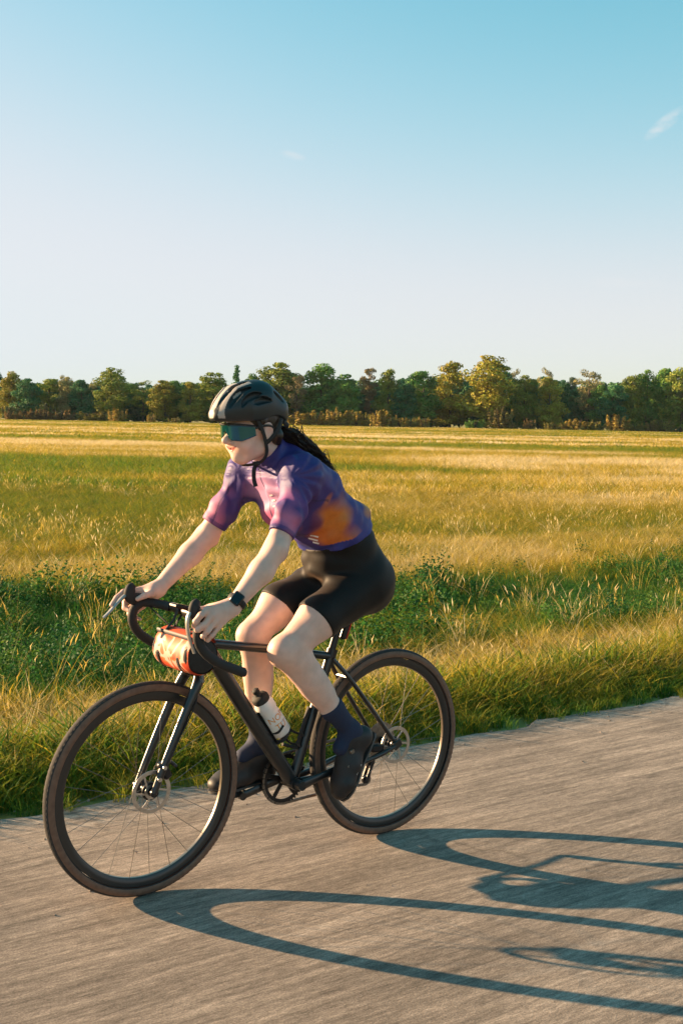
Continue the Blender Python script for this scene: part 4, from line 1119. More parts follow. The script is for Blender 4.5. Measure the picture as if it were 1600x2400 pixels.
# ------------------------------------------------------------------ the rider: signed-distance modelling, polygonised with surface nets
class SDF:
    def __init__(s, lo, hi, h):
        s.lo = np.array(lo, np.float32); s.h = h
        s.n = np.ceil((np.array(hi) - np.array(lo)) / h).astype(int) + 1
        s.F = np.full(s.n, 1.0, np.float32)
        s.ax = [s.lo[i] + h * np.arange(s.n[i], dtype=np.float32) for i in range(3)]
    def _win(s, lo, hi):
        a = np.clip(np.floor((np.array(lo) - s.lo) / s.h).astype(int), 0, s.n - 1)
        b = np.clip(np.ceil((np.array(hi) - s.lo) / s.h).astype(int) + 1, 1, s.n)
        if np.any(b <= a): return None
        sl = tuple(slice(a[i], b[i]) for i in range(3))
        X, Y, Z = np.meshgrid(s.ax[0][sl[0]], s.ax[1][sl[1]], s.ax[2][sl[2]], indexing='ij', sparse=True)
        return sl, X, Y, Z
    def _mix(s, sl, d, k, op):
        A = s.F[sl]
        if op == 'sub': d = -d; 
        if k <= 0: s.F[sl] = np.minimum(A, d) if op == 'add' else np.maximum(A, d); return
        if op == 'add':
            h = np.clip(k - np.abs(A - d), 0, None) / k; s.F[sl] = np.minimum(A, d) - h * h * k * .25
        else:
            h = np.clip(k - np.abs(A - d), 0, None) / k; s.F[sl] = np.maximum(A, d) + h * h * k * .25
    def cone(s, a, b, r1, r2, k=.02, op='add', ysc=1.0):
        """tapered capsule; ysc<1 makes it wider across Y (about the segment)"""
        a = np.array(a, np.float32); b = np.array(b, np.float32); m = max(r1, r2) / min(ysc, 1) + k + .02
        w = s._win(np.minimum(a, b) - m, np.maximum(a, b) + m)
        if w is None: return s
        sl, X, Y, Z = w; ba = b - a; l2 = float(ba @ ba) + 1e-12
        ymid = (a[1] + b[1]) / 2
        px, py, pz = X - a[0], (Y - a[1]), Z - a[2]
        t = np.clip((px * ba[0] + py * ba[1] + pz * ba[2]) / l2, 0, 1)
        d = np.sqrt((px - t * ba[0]) ** 2 + ((py - t * ba[1]) * ysc) ** 2 + (pz - t * ba[2]) ** 2) - (r1 + (r2 - r1) * t)
        s._mix(sl, d, k, op); return s
    def ell(s, c, r, k=.02, op='add', R=None):
        c = np.array(c, np.float32); r = np.array(r, np.float32); m = max(r) + k + .02
        w = s._win(c - m, c + m)
        if w is None: return s
        sl, X, Y, Z = w; q = [X - c[0], Y - c[1], Z - c[2]]
        if R is not None: q = [R[0][i] * q[0] + R[1][i] * q[1] + R[2][i] * q[2] for i in range(3)]
        k0 = np.sqrt((q[0] / r[0]) ** 2 + (q[1] / r[1]) ** 2 + (q[2] / r[2]) ** 2)
        k1 = np.sqrt((q[0] / r[0] ** 2) ** 2 + (q[1] / r[1] ** 2) ** 2 + (q[2] / r[2] ** 2) ** 2) + 1e-9
        s._mix(sl, k0 * (k0 - 1) / k1, k, op); return s
    def chain(s, pts, rad, k=.02, ysc=1.0, op='add'):
        for i in range(len(pts) - 1): s.cone(pts[i], pts[i + 1], rad[i], rad[i + 1], k, op, ysc)
        return s
    def plane(s, p, n, k=0.0, keep_below=True):
        """cut away the side the normal points to"""
        n = np.array(n, float); n /= np.linalg.norm(n)
        X, Y, Z = np.meshgrid(*s.ax, indexing='ij', sparse=True)
        d = ((X - p[0]) * n[0] + (Y - p[1]) * n[1] + (Z - p[2]) * n[2]).astype(np.float32)
        A = s.F
        if k > 0:
            h = np.clip(k - np.abs(A - d), 0, None) / k; s.F = np.maximum(A, d) + h * h * k * .25
        else: s.F = np.maximum(A, d)
        return s
    def disp(s, fn):
        """add a displacement near the surface"""
        i = np.argwhere(np.abs(s.F) < .03); P = s.lo + i * s.h
        s.F[tuple(i.T)] -= fn(P).astype(np.float32); return s
    def mesh(s, smooth=1):
        F = s.F; ins = F < 0
        c = [ins[:-1, :-1, :-1], ins[1:, :-1, :-1], ins[:-1, 1:, :-1], ins[1:, 1:, :-1], ins[:-1, :-1, 1:], ins[1:, :-1, 1:], ins[:-1, 1:, 1:], ins[1:, 1:, 1:]]
        alls = c[0].copy(); anys = c[0].copy()
        for q in c[1:]: alls &= q; anys |= q
        act = anys & ~alls; idx = np.argwhere(act)
        offs = np.array([[0, 0, 0], [1, 0, 0], [0, 1, 0], [1, 1, 0], [0, 0, 1], [1, 0, 1], [0, 1, 1], [1, 1, 1]])
        val = np.stack([F[idx[:, 0] + o[0], idx[:, 1] + o[1], idx[:, 2] + o[2]] for o in offs], 1)
        edges = [(0, 1), (2, 3), (4, 5), (6, 7), (0, 2), (1, 3), (4, 6), (5, 7), (0, 4), (1, 5), (2, 6), (3, 7)]
        acc = np.zeros((len(idx), 3)); cnt = np.zeros(len(idx))
        for a, b in edges:
            va, vb = val[:, a], val[:, b]; m = (va < 0) != (vb < 0)
            t = np.where(m, va / np.where(m, va - vb, 1), 0)
            acc += m[:, None] * (offs[a] + (offs[b] - offs[a]) * t[:, None]); cnt += m
        V = s.lo + (idx + acc / cnt[:, None]) * s.h
        ID = np.full(act.shape, -1, np.int32); ID[tuple(idx.T)] = np.arange(len(idx), dtype=np.int32)
        Q = []
        for ax in range(3):
            sa = [slice(None)] * 3; sb = [slice(None)] * 3; sa[ax] = slice(None, -1); sb[ax] = slice(1, None)
            A, B = ins[tuple(sa)], ins[tuple(sb)]
            e = np.argwhere(A != B); u, v = (ax + 1) % 3, (ax + 2) % 3
            ok = (e[:, u] > 0) & (e[:, v] > 0) & (e[:, u] < act.shape[u]) & (e[:, v] < act.shape[v]) & (e[:, ax] < act.shape[ax]); e = e[ok]
            fl = A[tuple(e.T)]
            def g(du, dv):
                q = e.copy(); q[:, u] -= du; q[:, v] -= dv; return ID[tuple(q.T)]
            q = np.stack([g(1, 1), g(0, 1), g(0, 0), g(1, 0)], 1); q[~fl] = q[~fl][:, ::-1]; Q.append(q)
        Q = np.concatenate(Q); Q = Q[(Q >= 0).all(1)]
        for _ in range(smooth):      # light Laplacian pass against grid steps
            S = np.zeros_like(V); N = np.zeros(len(V))
            for a, b in ((0, 1), (1, 2), (2, 3), (3, 0)):
                np.add.at(S, Q[:, a], V[Q[:, b]]); np.add.at(S, Q[:, b], V[Q[:, a]]); np.add.at(N, Q[:, a], 1); np.add.at(N, Q[:, b], 1)
            V = V * .5 + .5 * S / np.maximum(N, 1)[:, None]
        return V, Q

def sdf_obj(name, s, m, root, col=None, smooth=1, is_sub=False):
    V, Q = s.mesh(smooth)
    me = mesh_np(name, V, Q, True, cols=(col(V) if col else None), mats=[m])
    o = link(bpy.data.objects.new(name, me))
    return sub(o, root) if is_sub else part(o, root)

rider = rig('person', (.20, 0, .93), 'person in purple, pink and orange cycling jersey and black shorts riding the bicycle', 'person')

# skeleton in the bike frame
HIP = {1: (.203, .086, .965), -1: (.203, -.086, .965)}
THM = {1: (.405, .100, .868), -1: (.425, -.100, .893)}
KNE = {1: (.538, .100, .768), -1: (.535, -.100, .790)}
CLF = {1: (.432, .106, .652), -1: (.507, -.108, .640)}
CLL = {1: (.345, .114, .548), -1: (.502, -.114, .510)}
ANK = {1: (.266, .120, .458), -1: (.492, -.120, .392)}
SHO = {1: (.530, .158, 1.370), -1: (.532, -.158, 1.364)}
UAM = {1: (.600, .205, 1.255), -1: (.590, -.205, 1.240)}
ELB = {1: (.680, .232, 1.138), -1: (.645, -.235, 1.140)}
FOR = {1: (.735, .234, 1.068), -1: (.712, -.240, 1.076)}
WRI = {1: (.836, .222, .962), -1: (.850, -.222, .965)}
TOR = [(.180, 0, .995), (.230, 0, 1.105), (.310, 0, 1.200), (.415, 0, 1.298), (.498, 0, 1.372)]
TRR = [.106, .099, .098, .104, .079]

def add_torso(s, k=.05, g=0.0):
    s.chain(TOR, [r + g for r in TRR], k, .78)
    for y in (1, -1):
        s.cone((.475, y * .05, 1.365), SHO[y], .068 + g, .054 + g, .05)
        s.cone((.40, y * .085, 1.315), SHO[y], .060 + g, .050 + g, .05)
        s.ell((.462, y * .060, 1.238), (.050 + g, .054 + g, .052 + g), .05)
        s.ell((.146, y * .072, .972), (.084 + g, .076 + g, .098 + g), .06)
def add_leg(s, y, g=0.0, lower=True, upper=True):
    if upper:
        s.cone(HIP[y], THM[y], .090 + g, .069 + g, .05); s.cone(THM[y], KNE[y], .070 + g, .050 + g, .03)
    if lower:
        K = np.array(KNE[y]); C = np.array(CLF[y]); L = np.array(CLL[y]); A = np.array(ANK[y])
        s.ell(tuple(K + np.array([.022, 0, .004])), (.042 + g, .042 + g, .044 + g), .03)
        back = np.array([-(K - A)[2], 0, (K - A)[0]]); back /= np.linalg.norm(back)
        s.cone(tuple(K), tuple(C), .050 + g, .044 + g, .03); s.cone(tuple(C), tuple(L), .044 + g, .036 + g, .03); s.cone(tuple(L), tuple(A), .036 + g, .031 + g, .02)
        sh = -back; dn = (A - K) / np.linalg.norm(A - K)
        if g <= .0032:
            th = np.array(THM[y]) - K; th = th / np.linalg.norm(th); fr = np.array([-th[2], 0, th[0]]); fr = fr if fr[0] > 0 else -fr
            s.ell(tuple(K + sh * .036 + fr * .012), (.021, .020, .024), .014)                         # kneecap
            s.cone(tuple(K + sh * .030 + dn * .045), tuple(K + sh * .026 + dn * .30), .016, .012, .022)     # shin
            for q in (1, -1): s.ell(tuple(K + sh * .030 + th * .060 + np.array([0, q * .024, 0])), (.026, .018, .026), .022)   # vastus above the knee
            s.ell(tuple(K + back * .050), (.020, .026, .020), .03, 'sub')                              # hollow of the knee
            for q in (1, -1): s.cone(tuple(K + dn * .07 + back * .030 + np.array([0, q * .017, 0])), tuple(K + dn * .19 + back * .022 + np.array([0, q * .012, 0])), .026, .018, .018)  # calf heads
        cc = (K * .66 + L * .34) + back * .022; s.cone(tuple(K * .8 + L * .2 + back * .014), tuple(K * .25 + L * .75 + back * .010), .040 + g, .033 + g, .035)
def add_arm(s, y, g=0.0, fore=True):
    s.cone(SHO[y], UAM[y], .048 + g, .039 + g, .04); s.cone(UAM[y], ELB[y], .039 + g, .035 + g, .03)
    U_, E_ = np.array(UAM[y]), np.array(ELB[y]); s.cone(tuple(U_ + np.array([.012, 0, .010])), tuple(E_ * .8 + U_ * .2 + np.array([.012, 0, .008])), .029 + g, .021 + g, .02)      # biceps
    if fore:
        if g == 0:
            E_, U_, F_ = np.array(ELB[y]), np.array(UAM[y]), np.array(FOR[y])
            s.ell(tuple(E_ + np.array([-.022, 0, -.022])), (.018, .016, .018), .016)                   # point of the elbow
            s.cone(tuple(E_ + np.array([.012, y * .020, .006])), tuple(F_ * .5 + np.array(WRI[y]) * .5 + np.array([0, y * .010, 0])), .022, .014, .02)   # outer forearm
        s.cone(ELB[y], FOR[y], .0375 + g, .0385 + g, .02); s.cone(FOR[y], WRI[y], .0385 + g, .0245 + g, .02)

HEAD = (.627, 0, 1.535)
def add_head(s):
    # neck
    s.cone((.500, 0, 1.395), (.590, 0, 1.470), .058, .052, .03)
    s.ell((.610, 0, 1.555), (.098, .077, .092), .02)                       # cranium
    s.ell((.650, 0, 1.495), (.062, .057, .080), .03)                        # face
    for y in (1, -1):
        s.cone((.608, y * .047, 1.460), (.662, y * .016, 1.426), .020, .018, .025)   # jaw
        s.ell((.672, y * .036, 1.470), (.027, .025, .028), .025)             # cheek
        s.ell((.706, y * .013, 1.471), (.010, .008, .008), .006)             # nostril wing
        s.ell((.606, y * .0765, 1.512), (.019, .008, .030), .006)            # ear
        s.ell((.610, y * .0835, 1.514), (.010, .005, .018), .006, 'sub')
        s.ell((.695, y * .030, 1.510), (.016, .018, .012), .010, 'sub')      # eye socket
        s.ell((.679, y * .031, 1.509), (.013, .013, .012), .004)             # eyeball under lid
    s.cone((.662, 0, 1.425), (.680, 0, 1.428), .019, .0165, .02)             # chin
    s.ell((.680, 0, 1.456), (.019, .035, .020), .015)                       # mouth mound
    s.cone((.702, 0, 1.513), (.727, 0, 1.480), .009, .0115, .012)           # nose
    s.cone((.727, 0, 1.480), (.706, 0, 1.471), .010, .008, .008)
    for y in (1, -1):                                                       # lips, corners drawn up in a smile
        s.cone((.6975, 0, 1.4560), (.690, y * .017, 1.4575), .0046, .0040, .005); s.cone((.690, y * .017, 1.4575), (.675, y * .031, 1.4640), .0040, .0022, .005)
        s.cone((.6955, 0, 1.4460), (.688, y * .016, 1.4490), .0056, .0046, .006); s.cone((.688, y * .016, 1.4490), (.675, y * .030, 1.4610), .0046, .0022, .006)
        s.cone((.7020, 0, 1.4510), (.6935, y * .017, 1.4535), .0020, .0020, .002, 'sub'); s.cone((.6935, y * .017, 1.4535), (.676, y * .034, 1.4632), .0020, .0018, .002, 'sub')
        s.cone((.690, y * .030, 1.478), (.672, y * .042, 1.456), .0018, .0015, .012, 'sub')   # smile fold

def add_hand(s, y):
    f = 1 if y > 0 else -1
    def m(p): return (p[0], p[1] * f, p[2])
    W = WRI[y]
    MC = [(.936, .238, .962), (.928, .246, .944), (.915, .247, .924), (.900, .242, .906)]
    for q, r in zip(MC, (.0125, .0125, .012, .011)):
        s.cone(W, m(q), .0225, r, .014)
    s.cone((W[0] + .02, W[1], W[2] - .004), m((.895, .205, .956)), .022, .018, .02)          # heel of the palm
    if y > 0:
        FG = [[(.964, .244, .950), (.976, .234, .930), (.972, .218, .914)], [(.956, .250, .918), (.968, .238, .905), (.962, .218, .898)],
              [(.944, .251, .898), (.951, .238, .882), (.944, .218, .878)], [(.925, .246, .882), (.931, .233, .868), (.925, .215, .866)]]
    else:
        FG = [[(.972, .240, .962), (1.002, .232, .945), (1.026, .222, .924)], [(.960, .250, .924), (.968, .238, .907), (.962, .214, .900)],
              [(.944, .251, .900), (.951, .238, .884), (.944, .214, .880)], [(.925, .246, .884), (.931, .233, .870), (.925, .212, .868)]]
    for q, (a, b, c), r in zip(MC, FG, (.0098, .0100, .0096, .0086)):
        s.cone(m(q), m(a), r * 1.15, r, .006); s.cone(m(a), m(b), r, r * .93, .004); s.cone(m(b), m(c), r * .93, r * .8, .004)
    # thumb leaves the inner side of the palm and lies along the hood
    s.cone((W[0] + .022, W[1] - f * .010, W[2]), m((.896, .186, .958)), .019, .0135, .014)
    s.cone(m((.896, .186, .958)), m((.926, .180, .953)), .0120, .0108, .006); s.cone(m((.926, .180, .953)), m((.950, .184, .943)), .0108, .0088, .005)

body = SDF((-.05, -.30, .36), (1.07, .30, 1.68), .0036)
add_torso(body)
for y in (1, -1): add_leg(body, y); add_arm(body, y); add_hand(body, y)
add_head(body)
body.disp(lambda P: .0012 * np.sin(P[:, 0] * 40 + P[:, 2] * 31) * np.sin(P[:, 1] * 37 + P[:, 2] * 23))
def skin_col(V):
    c = np.tile(np.array([.68, .46, .385]), (len(V), 1))
    def blob(p, r, col, w):
        d = np.sqrt((((V - np.array(p)) / np.array(r)) ** 2).sum(1)); a = (np.clip(1.25 - d, 0, 1) * w)[:, None]
        c[:] = c * (1 - a) + np.array(col) * a
    for y in (1, -1):
        blob((.690, y * .040, 1.472), (.03, .026, .026), (.68, .38, .32), .5)
        blob((.60, y * .085, 1.512), (.03, .02, .035), (.66, .30, .23), .5)
        blob(KNE[y] + np.array([.04, 0, .0]), (.05, .05, .05), (.66, .40, .335), .45)
        blob(ELB[y], (.05, .05, .05), (.64, .40, .34), .4)
    ay = np.abs(V[:, 1]); zl = 1.4512 + .08 * ay + 8.2 * ay ** 2; front = (V[:, 0] > .668) & (ay < .033)
    lip = front & (np.abs(V[:, 2] - zl) < .0085 * np.clip(1.1 - ay / .036, .15, 1)); c[lip] = (.52, .19, .16)
    mouth = front & (np.abs(V[:, 2] - zl) < .0022); c[mouth] = (.20, .06, .05)
    hand = V[:, 0] > .88
    c[hand & (V[:, 2] > .85)] = (.66, .43, .355)
    return c
M_SKIN = mat('skin', (.66, .43, .34), .46, spec=.4, sss=.16, attr='Col', noise=.10, nscale=26, bump=.3, bscale=330)
sdf_obj('body', body, M_SKIN, rider, skin_col, 1)
del body

# --- jersey
def fold(P):
    """cloth folds: pull lines from shoulder and waist"""
    f = np.zeros(len(P))
    x, y, z = P[:, 0], P[:, 1], P[:, 2]
    ang = np.arctan2(z - 1.37, x - .60); rad = np.hypot(z - 1.37, x - .60)
    f += .0036 * np.sin(ang * 15 + y * 20) * np.exp(-((rad - .10) / .07) ** 2)
    f += .0040 * np.sin((x * .72 + z * .7) * 95 + np.sin(y * 25) * 1.5) * np.exp(-((x - .33) / .10) ** 2 - ((z - 1.13) / .06) ** 2)
    f += .0016 * np.sin(x * 60 - z * 45 + np.sin(y * 30) * 2) + .0011 * np.sin(x * 33 + z * 118 + np.sin(x * 40 + y * 22) * 1.6)
    sl = np.clip((np.abs(y) - .15) / .04, 0, 1); f += .0014 * sl * np.sin((z * .85 - x * .5) * 120 + np.sin(y * 60) * 1.2)
    return f
jer = SDF((.02, -.32, 1.0), (.76, .32, 1.52), .0036)
add_torso(jer, .05, .0085)
for y in (1, -1): add_arm(jer, y, .0058, False)
jer.cone((.490, 0, 1.392), (.580, 0, 1.468), .064, .062, .03)        # standing collar
jer.ell((.445, 0, 1.240), (.066, .10, .062), .05)
jer.ell((.185, 0, 1.225), (.050, .085, .040), .05)                    # filled rear pockets
jer.disp(fold)
for y in (1, -1):                                                      # sleeve ends, only on the arm side
    U, E = np.array(UAM[y]), np.array(ELB[y]); n = (E - U) / np.linalg.norm(E - U); p = U * .36 + E * .64
    X, Y, Z = np.meshgrid(*jer.ax, indexing='ij', sparse=True)
    d = ((X - p[0]) * n[0] + (Y - p[1]) * n[1] + (Z - p[2]) * n[2])
    near = (y * Y > .15) & (X > .50)
    jer.F = np.where(near, np.maximum(jer.F, d), jer.F).astype(np.float32)
# hem: a gently curved plane low on the hips; collar: plane across the neck
X, Y, Z = np.meshgrid(*jer.ax, indexing='ij', sparse=True)
hem = (-((X - .400) * .42 + (Z - 1.074) * .907) - .25 * Y * Y).astype(np.float32)
jer.F = np.maximum(jer.F, np.where(X < .52, hem, -1)).astype(np.float32)
X, Y, Z = np.meshgrid(*jer.ax, indexing='ij', sparse=True)
jer.F = np.where(np.abs(Y) < .085, np.maximum(jer.F, (X - .566) * .72 + (Z - 1.448) * .69), jer.F).astype(np.float32)
# zip slit at the throat
jer.cone((.585, 0, 1.405), (.560, 0, 1.340), .010, .004, 0, 'sub')
def jersey_col(V):
    x, y, z = V.T
    base = np.array([.034, .026, .165]); c = np.tile(base, (len(V), 1))
    def lay(a, col):
        a = np.clip(a, 0, 1)[:, None]; c[:] = c * (1 - a) + np.array(col) * a
    Vw = V + np.stack([.012 * np.sin(z * 46 + x * 20 + y * 9), 0 * x, .012 * np.sin(x * 41 - z * 17 + 1.3)], 1)
    def soft(p, r, e=1.0, w=.62):
        d = np.sqrt((((Vw - np.array(p)) / np.array(r)) ** 2).sum(1)); return np.clip((1.2 - d) / w, 0, 1) ** e
    nz = .5 + .5 * np.sin(x * 21 + 3) * np.sin(z * 24 + y * 8 + 1)
    lay(.5 * nz, (.065, .026, .19))
    lay(soft((.560, 0, 1.290), (.070, .115, .090)), (.46, .24, .42))                       # lilac chest
    lay(soft((.530, 0, 1.215), (.060, .12, .055)) * .9, (.42, .085, .20))                  # magenta below it
    for s_ in (1, -1):
        lay(soft((.375, s_ * .125, 1.205), (.070, .080, .100)), (.60, .165, .018))           # orange flank
        lay(soft((.345, s_ * .115, 1.150), (.095, .080, .045)), (.58, .15, .024))
        lay(soft((.425, s_ * .125, 1.290), (.020, .06, .045)) * .9, (.60, .165, .018))
        lay(soft((.445, s_ * .12, 1.190), (.022, .06, .050)) * .7, (.10, .022, .10))
        lay(soft((.300, s_ * .10, 1.185), (.028, .06, .040), 1, .8) * .55, (.20, .035, .14))
        lay(soft((.645, s_ * .215, 1.225), (.042, .08, .050)), (.46, .13, .26))             # pink on the sleeve front
        lay(soft((.600, s_ * .205, 1.290), (.035, .06, .040)) * .7, (.34, .10, .26))
        lay(soft((.555, s_ * .245, 1.245), (.035, .06, .06), 1, .8) * .8, (.085, .022, .19))
        lay(soft((.625, s_ * .235, 1.170), (.060, .08, .022), 1, .8) * .85, (.045, .025, .19))   # cuff
        lay(soft((.440, s_ * .105, 1.130), (.022, .05, .022)) * .85, (.46, .32, .40))        # pale marks at the hem
    lay(soft((.165, 0, 1.240), (.055, .13, .030)), (.58, .23, .06))                          # pocket top
    h = -((x - .400) * .42 + (z - 1.074) * .907) - .25 * y * y
    lay(((h > -.030) & (x < .52)).astype(float), (.022, .028, .20))                         # blue hem band
    for s_ in (1, -1):
        U, E = np.array(UAM[s_]), np.array(ELB[s_]); n_ = (E - U) / np.linalg.norm(E - U); dd = (V - (U * .36 + E * .64)) @ n_
        lay(((dd > -.016) & (s_ * y > .15) & (x > .5)) * .55, (.028, .016, .12))
        ring = np.sqrt((x - .515) ** 2 * 1.0 + (z - 1.345) ** 2); lay((np.abs(s_ * y - .150 + .25 * (z - 1.36)) < .0022) * (x > .42) * .6, (.015, .012, .07))   # armhole seam
    lay((np.abs(y) < .0035) * (x > .44) * (z > 1.12) * (z < 1.42) * 1.0, (.04, .03, .10))    # zip
    return c
M_JER = mat('jersey_fabric', (.1, .05, .25), .62, attr='Col', noise=.05, nscale=60, bump=.15, bscale=600)
jersey = sdf_obj('jersey', jer, M_JER, rider, jersey_col, 1)
JV, JQ = jer.mesh(0); del jer

# --- shorts
shs = SDF((-.05, -.26, .74), (.60, .26, 1.24), .0038)
shs.chain(TOR, [r + .0035 for r in TRR], .05, .78)
shs.ell((.445, 0, 1.240), (.060, .09, .056), .05)
for y in (1, -1):
    shs.ell((.146, y * .072, .972), (.0875, .0795, .1015), .06); add_leg(shs, y, .0042, False)
def sfold(P):
    x, y, z = P.T
    s = np.sign(y)
    f = .0036 * (1.0 + np.sin((z * .85 - x * .35) * 105 + np.sin(np.abs(y) * 30) * 1.2)) * np.exp(-((x - .345) / .075) ** 2 - ((z - 1.035) / .055) ** 2)
    f += .0010 * np.sin(x * 55 + z * 62 + y * 20)
    return f
shs.ell((.325, 0, 1.045), (.040, .075, .040), .05)
shs.disp(sfold)
for y in (1, -1):
    T, K2 = np.array(THM[y]), np.array(KNE[y]); n = (K2 - T) / np.linalg.norm(K2 - T); p = T + n * .012
    X, Y, Z = np.meshgrid(*shs.ax, indexing='ij', sparse=True)
    d = ((X - p[0]) * n[0] + (Y - p[1]) * n[1] + (Z - p[2]) * n[2]); near = (y * Y > 0) & (X > .28) & (Z < 1.0)
    shs.F = np.where(near, np.maximum(shs.F, d), shs.F).astype(np.float32)
X, Y, Z = np.meshgrid(*shs.ax, indexing='ij', sparse=True); shs.F = np.maximum(shs.F, (X - .400) * .42 + (Z - 1.074) * .907 - .010).astype(np.float32)
M_SHO = mat('shorts_fabric', (.0065, .0065, .007), .62, spec=.25, bump=.1, bscale=700)
for _nd in [M_SHO.node_tree.nodes['Principled BSDF']]:
    _nd.inputs['Sheen Weight'].default_value = .14; _nd.inputs['Sheen Roughness'].default_value = .45; _nd.inputs['Sheen Tint'].default_value = (.75, .5, .35, 1)
sdf_obj('shorts', shs, M_SHO, rider, None, 2); del shs

# --- socks and shoes
M_SOCK = mat('navy_sock', (.010, .020, .055), .8, bump=.3, bscale=500)
M_SHOE = mat('shoe_upper', (.012, .012, .014), .55, noise=.2, nscale=60)
M_SOLE = mat('shoe_sole', (.05, .05, .05), .6)
M_SHOELIT = mat('silver_print', (.75, .76, .78), .3, .6)
for y in (1, -1):
    K2, L, A = np.array(KNE[y]), np.array(CLL[y]), np.array(ANK[y])
    s = SDF(np.minimum(L, A) - .09, np.maximum(L, A) + .09, .0036)
    add_leg(s, y, .0030, True, False); hl = np.array((.225, .120, .420)) if y > 0 else np.array((.475, -.120, .310)); s.cone(tuple(A), tuple(hl), .035, .033, .02); s.cone(tuple(A), tuple(A + np.array(((.045, 0, -.055) if y > 0 else (.07, 0, -.035)))), .034, .028, .02)
    n = (K2 - A) / np.linalg.norm(K2 - A); top = L + n * (.018 if y > 0 else -.045)
    s.plane(tuple(top), tuple(n))
    sdf_obj('sock', s, M_SOCK, rider, None, 1)
    # shoe: d = toe direction, u = towards the ankle side
    if y > 0: heel, d = np.array((.212, .120, .432)), np.array((.52, 0, -.854))
    else: heel, d = np.array((.462, -.120, .292)), np.array((.999, 0, -.03))
    d = d / np.linalg.norm(d); u = np.array((-d[2], 0, d[0])); u = u if u @ (A - heel) > 0 else -u
    s = SDF(np.minimum(heel, heel + d * .26) - .12, np.maximum(heel, heel + d * .26) + .12, .0034)
    P = lambda t, h, w=0: tuple(heel + d * t + u * h + np.array((0, w, 0)))
    s.cone(P(.0, .000), P(.02, .045), .034, .034, .03); s.cone(P(.01, .005), P(.11, .002), .034, .036, .03, 'add', .95)
    s.cone(P(.11, .002), P(.175, -.008), .037, .034, .03, 'add', .78); s.cone(P(.175, -.008), P(.215, -.012), .033, .024, .03, 'add', .72)
    s.cone(P(.03, .055), P(.13, .018), .033, .026, .03)
    s.plane(P(0, -.030), tuple(-u), .006); s.plane(tuple(A + n * .004 + d * 0), tuple(u * .7 + n * .7), .004)
    shoe = sdf_obj('shoe', s, M_SHOE, rider, None, 1)
    mb = MB()
    o_ = []
    for (t, w) in ((-.030, .018), (-.015, .028), (.03, .032), (.10, .033), (.15, .044), (.19, .043), (.22, .032), (.236, .012)): o_.append((t, w))
    ring = [P(t, -.031, w) for t, w in o_] + [P(t, -.031, -w) for t, w in reversed(o_)]; ring2 = [tuple(np.array(q) - u * .008) for q in ring]
    nn = len(ring); mb.add(ring + ring2, [tuple(range(nn)), tuple(range(2 * nn - 1, nn - 1, -1))] + [(i, (i + 1) % nn, nn + (i + 1) % nn, nn + i) for i in range(nn)])
    sub(mb.build('sole', M_SOLE), shoe)
    for t, h in ((.07, .044), (.12, .026)):
        mb = MB(); mb.lathe([(0, .004), (.008, .004), (.010, 0), (.010, -.004)], P(t, h, y * .036), (d[0] * .0, y * 1.0, 0), 16); sub(mb.build('dial', M_DSTEEL), shoe)
    R3 = Matrix((tuple(d), (0, 1, 0), tuple(u))).transposed(); mb = MB(); mb.box(P(.115, -.006, y * .0455), (.040, .0060, .012), R3, .0008); sub(mb.build('shoe_print', M_SHOELIT), shoe)

# --- hair: cap under the helmet, side lock and wavy ponytail
M_HAIR = mat('dark_hair', (.020, .012, .008), .42, noise=.4, nscale=90)
hs = SDF((.47, -.11, 1.42), (.74, .11, 1.68), .0034)
hs.ell((.609, 0, 1.556), (.1005, .0805, .094), 0)
hs.cone((.560, .060, 1.500), (.555, .045, 1.460), .022, .014, .02); hs.cone((.560, -.060, 1.500), (.555, -.045, 1.460), .022, .014, .02)
for y in (1, -1): hs.cone((.628, y * .074, 1.548), (.627, y * .073, 1.515), .012, .006, .01)
hs.ell((.712, 0, 1.495), (.075, .12, .062), .012, 'sub'); hs.ell((.612, .083, 1.508), (.026, .02, .034), .008, 'sub'); hs.ell((.612, -.083, 1.508), (.026, .02, .034), .008, 'sub')
hs.plane((.60, 0, 1.478), (.25, 0, -1), .01)
hair = sdf_obj('hair', hs, M_HAIR, rider, None, 1)
mb = MB(); g = np.random.default_rng(5)
guide = np.array([(.522, .012, 1.500), (.497, .018, 1.502), (.455, .022, 1.488), (.405, .022, 1.455), (.355, .020, 1.418), (.315, .016, 1.385), (.285, .014, 1.350), (.268, .012, 1.318)])
for k in range(260):
    a = g.uniform(0, 6.283); rr = math.sqrt(g.uniform()); ph = g.uniform(0, 6.28); L = g.uniform(.62, 1.06); fr = g.uniform(.6, 1.4); amp = g.uniform(.3, 1.0)
    pts = []
    gl = spline([tuple(q) for q in guide], 4); nL = int(len(gl) * min(L, 1))
    for i in range(0, nL):
        t = i / (len(gl) - 1); w = .010 + .030 * math.sin(min(1, t * 1.5) * math.pi * .62) * (1 - .25 * t)
        wob = .013 * amp * math.sin(t * 22 * fr + ph) * min(1, t * 3); wob2 = .013 * amp * math.cos(t * 19 * fr + ph * 1.7) * min(1, t * 3)
        if k % 4 == 0: wob *= 2.6; wob2 *= 2.4; w *= 1.25
        pts.append((gl[i][0] + math.cos(a) * rr * w * .55 + wob * .6, gl[i][1] + math.sin(a + 1) * rr * w * .9 + wob2, gl[i][2] + math.cos(a - .6) * rr * w * .85 + wob))
    mb.tube(pts, np.linspace(.0022, .0008, len(pts)).tolist(), 4, False)
po = mb.build('ponytail', M_HAIR, None); part(po, rider)

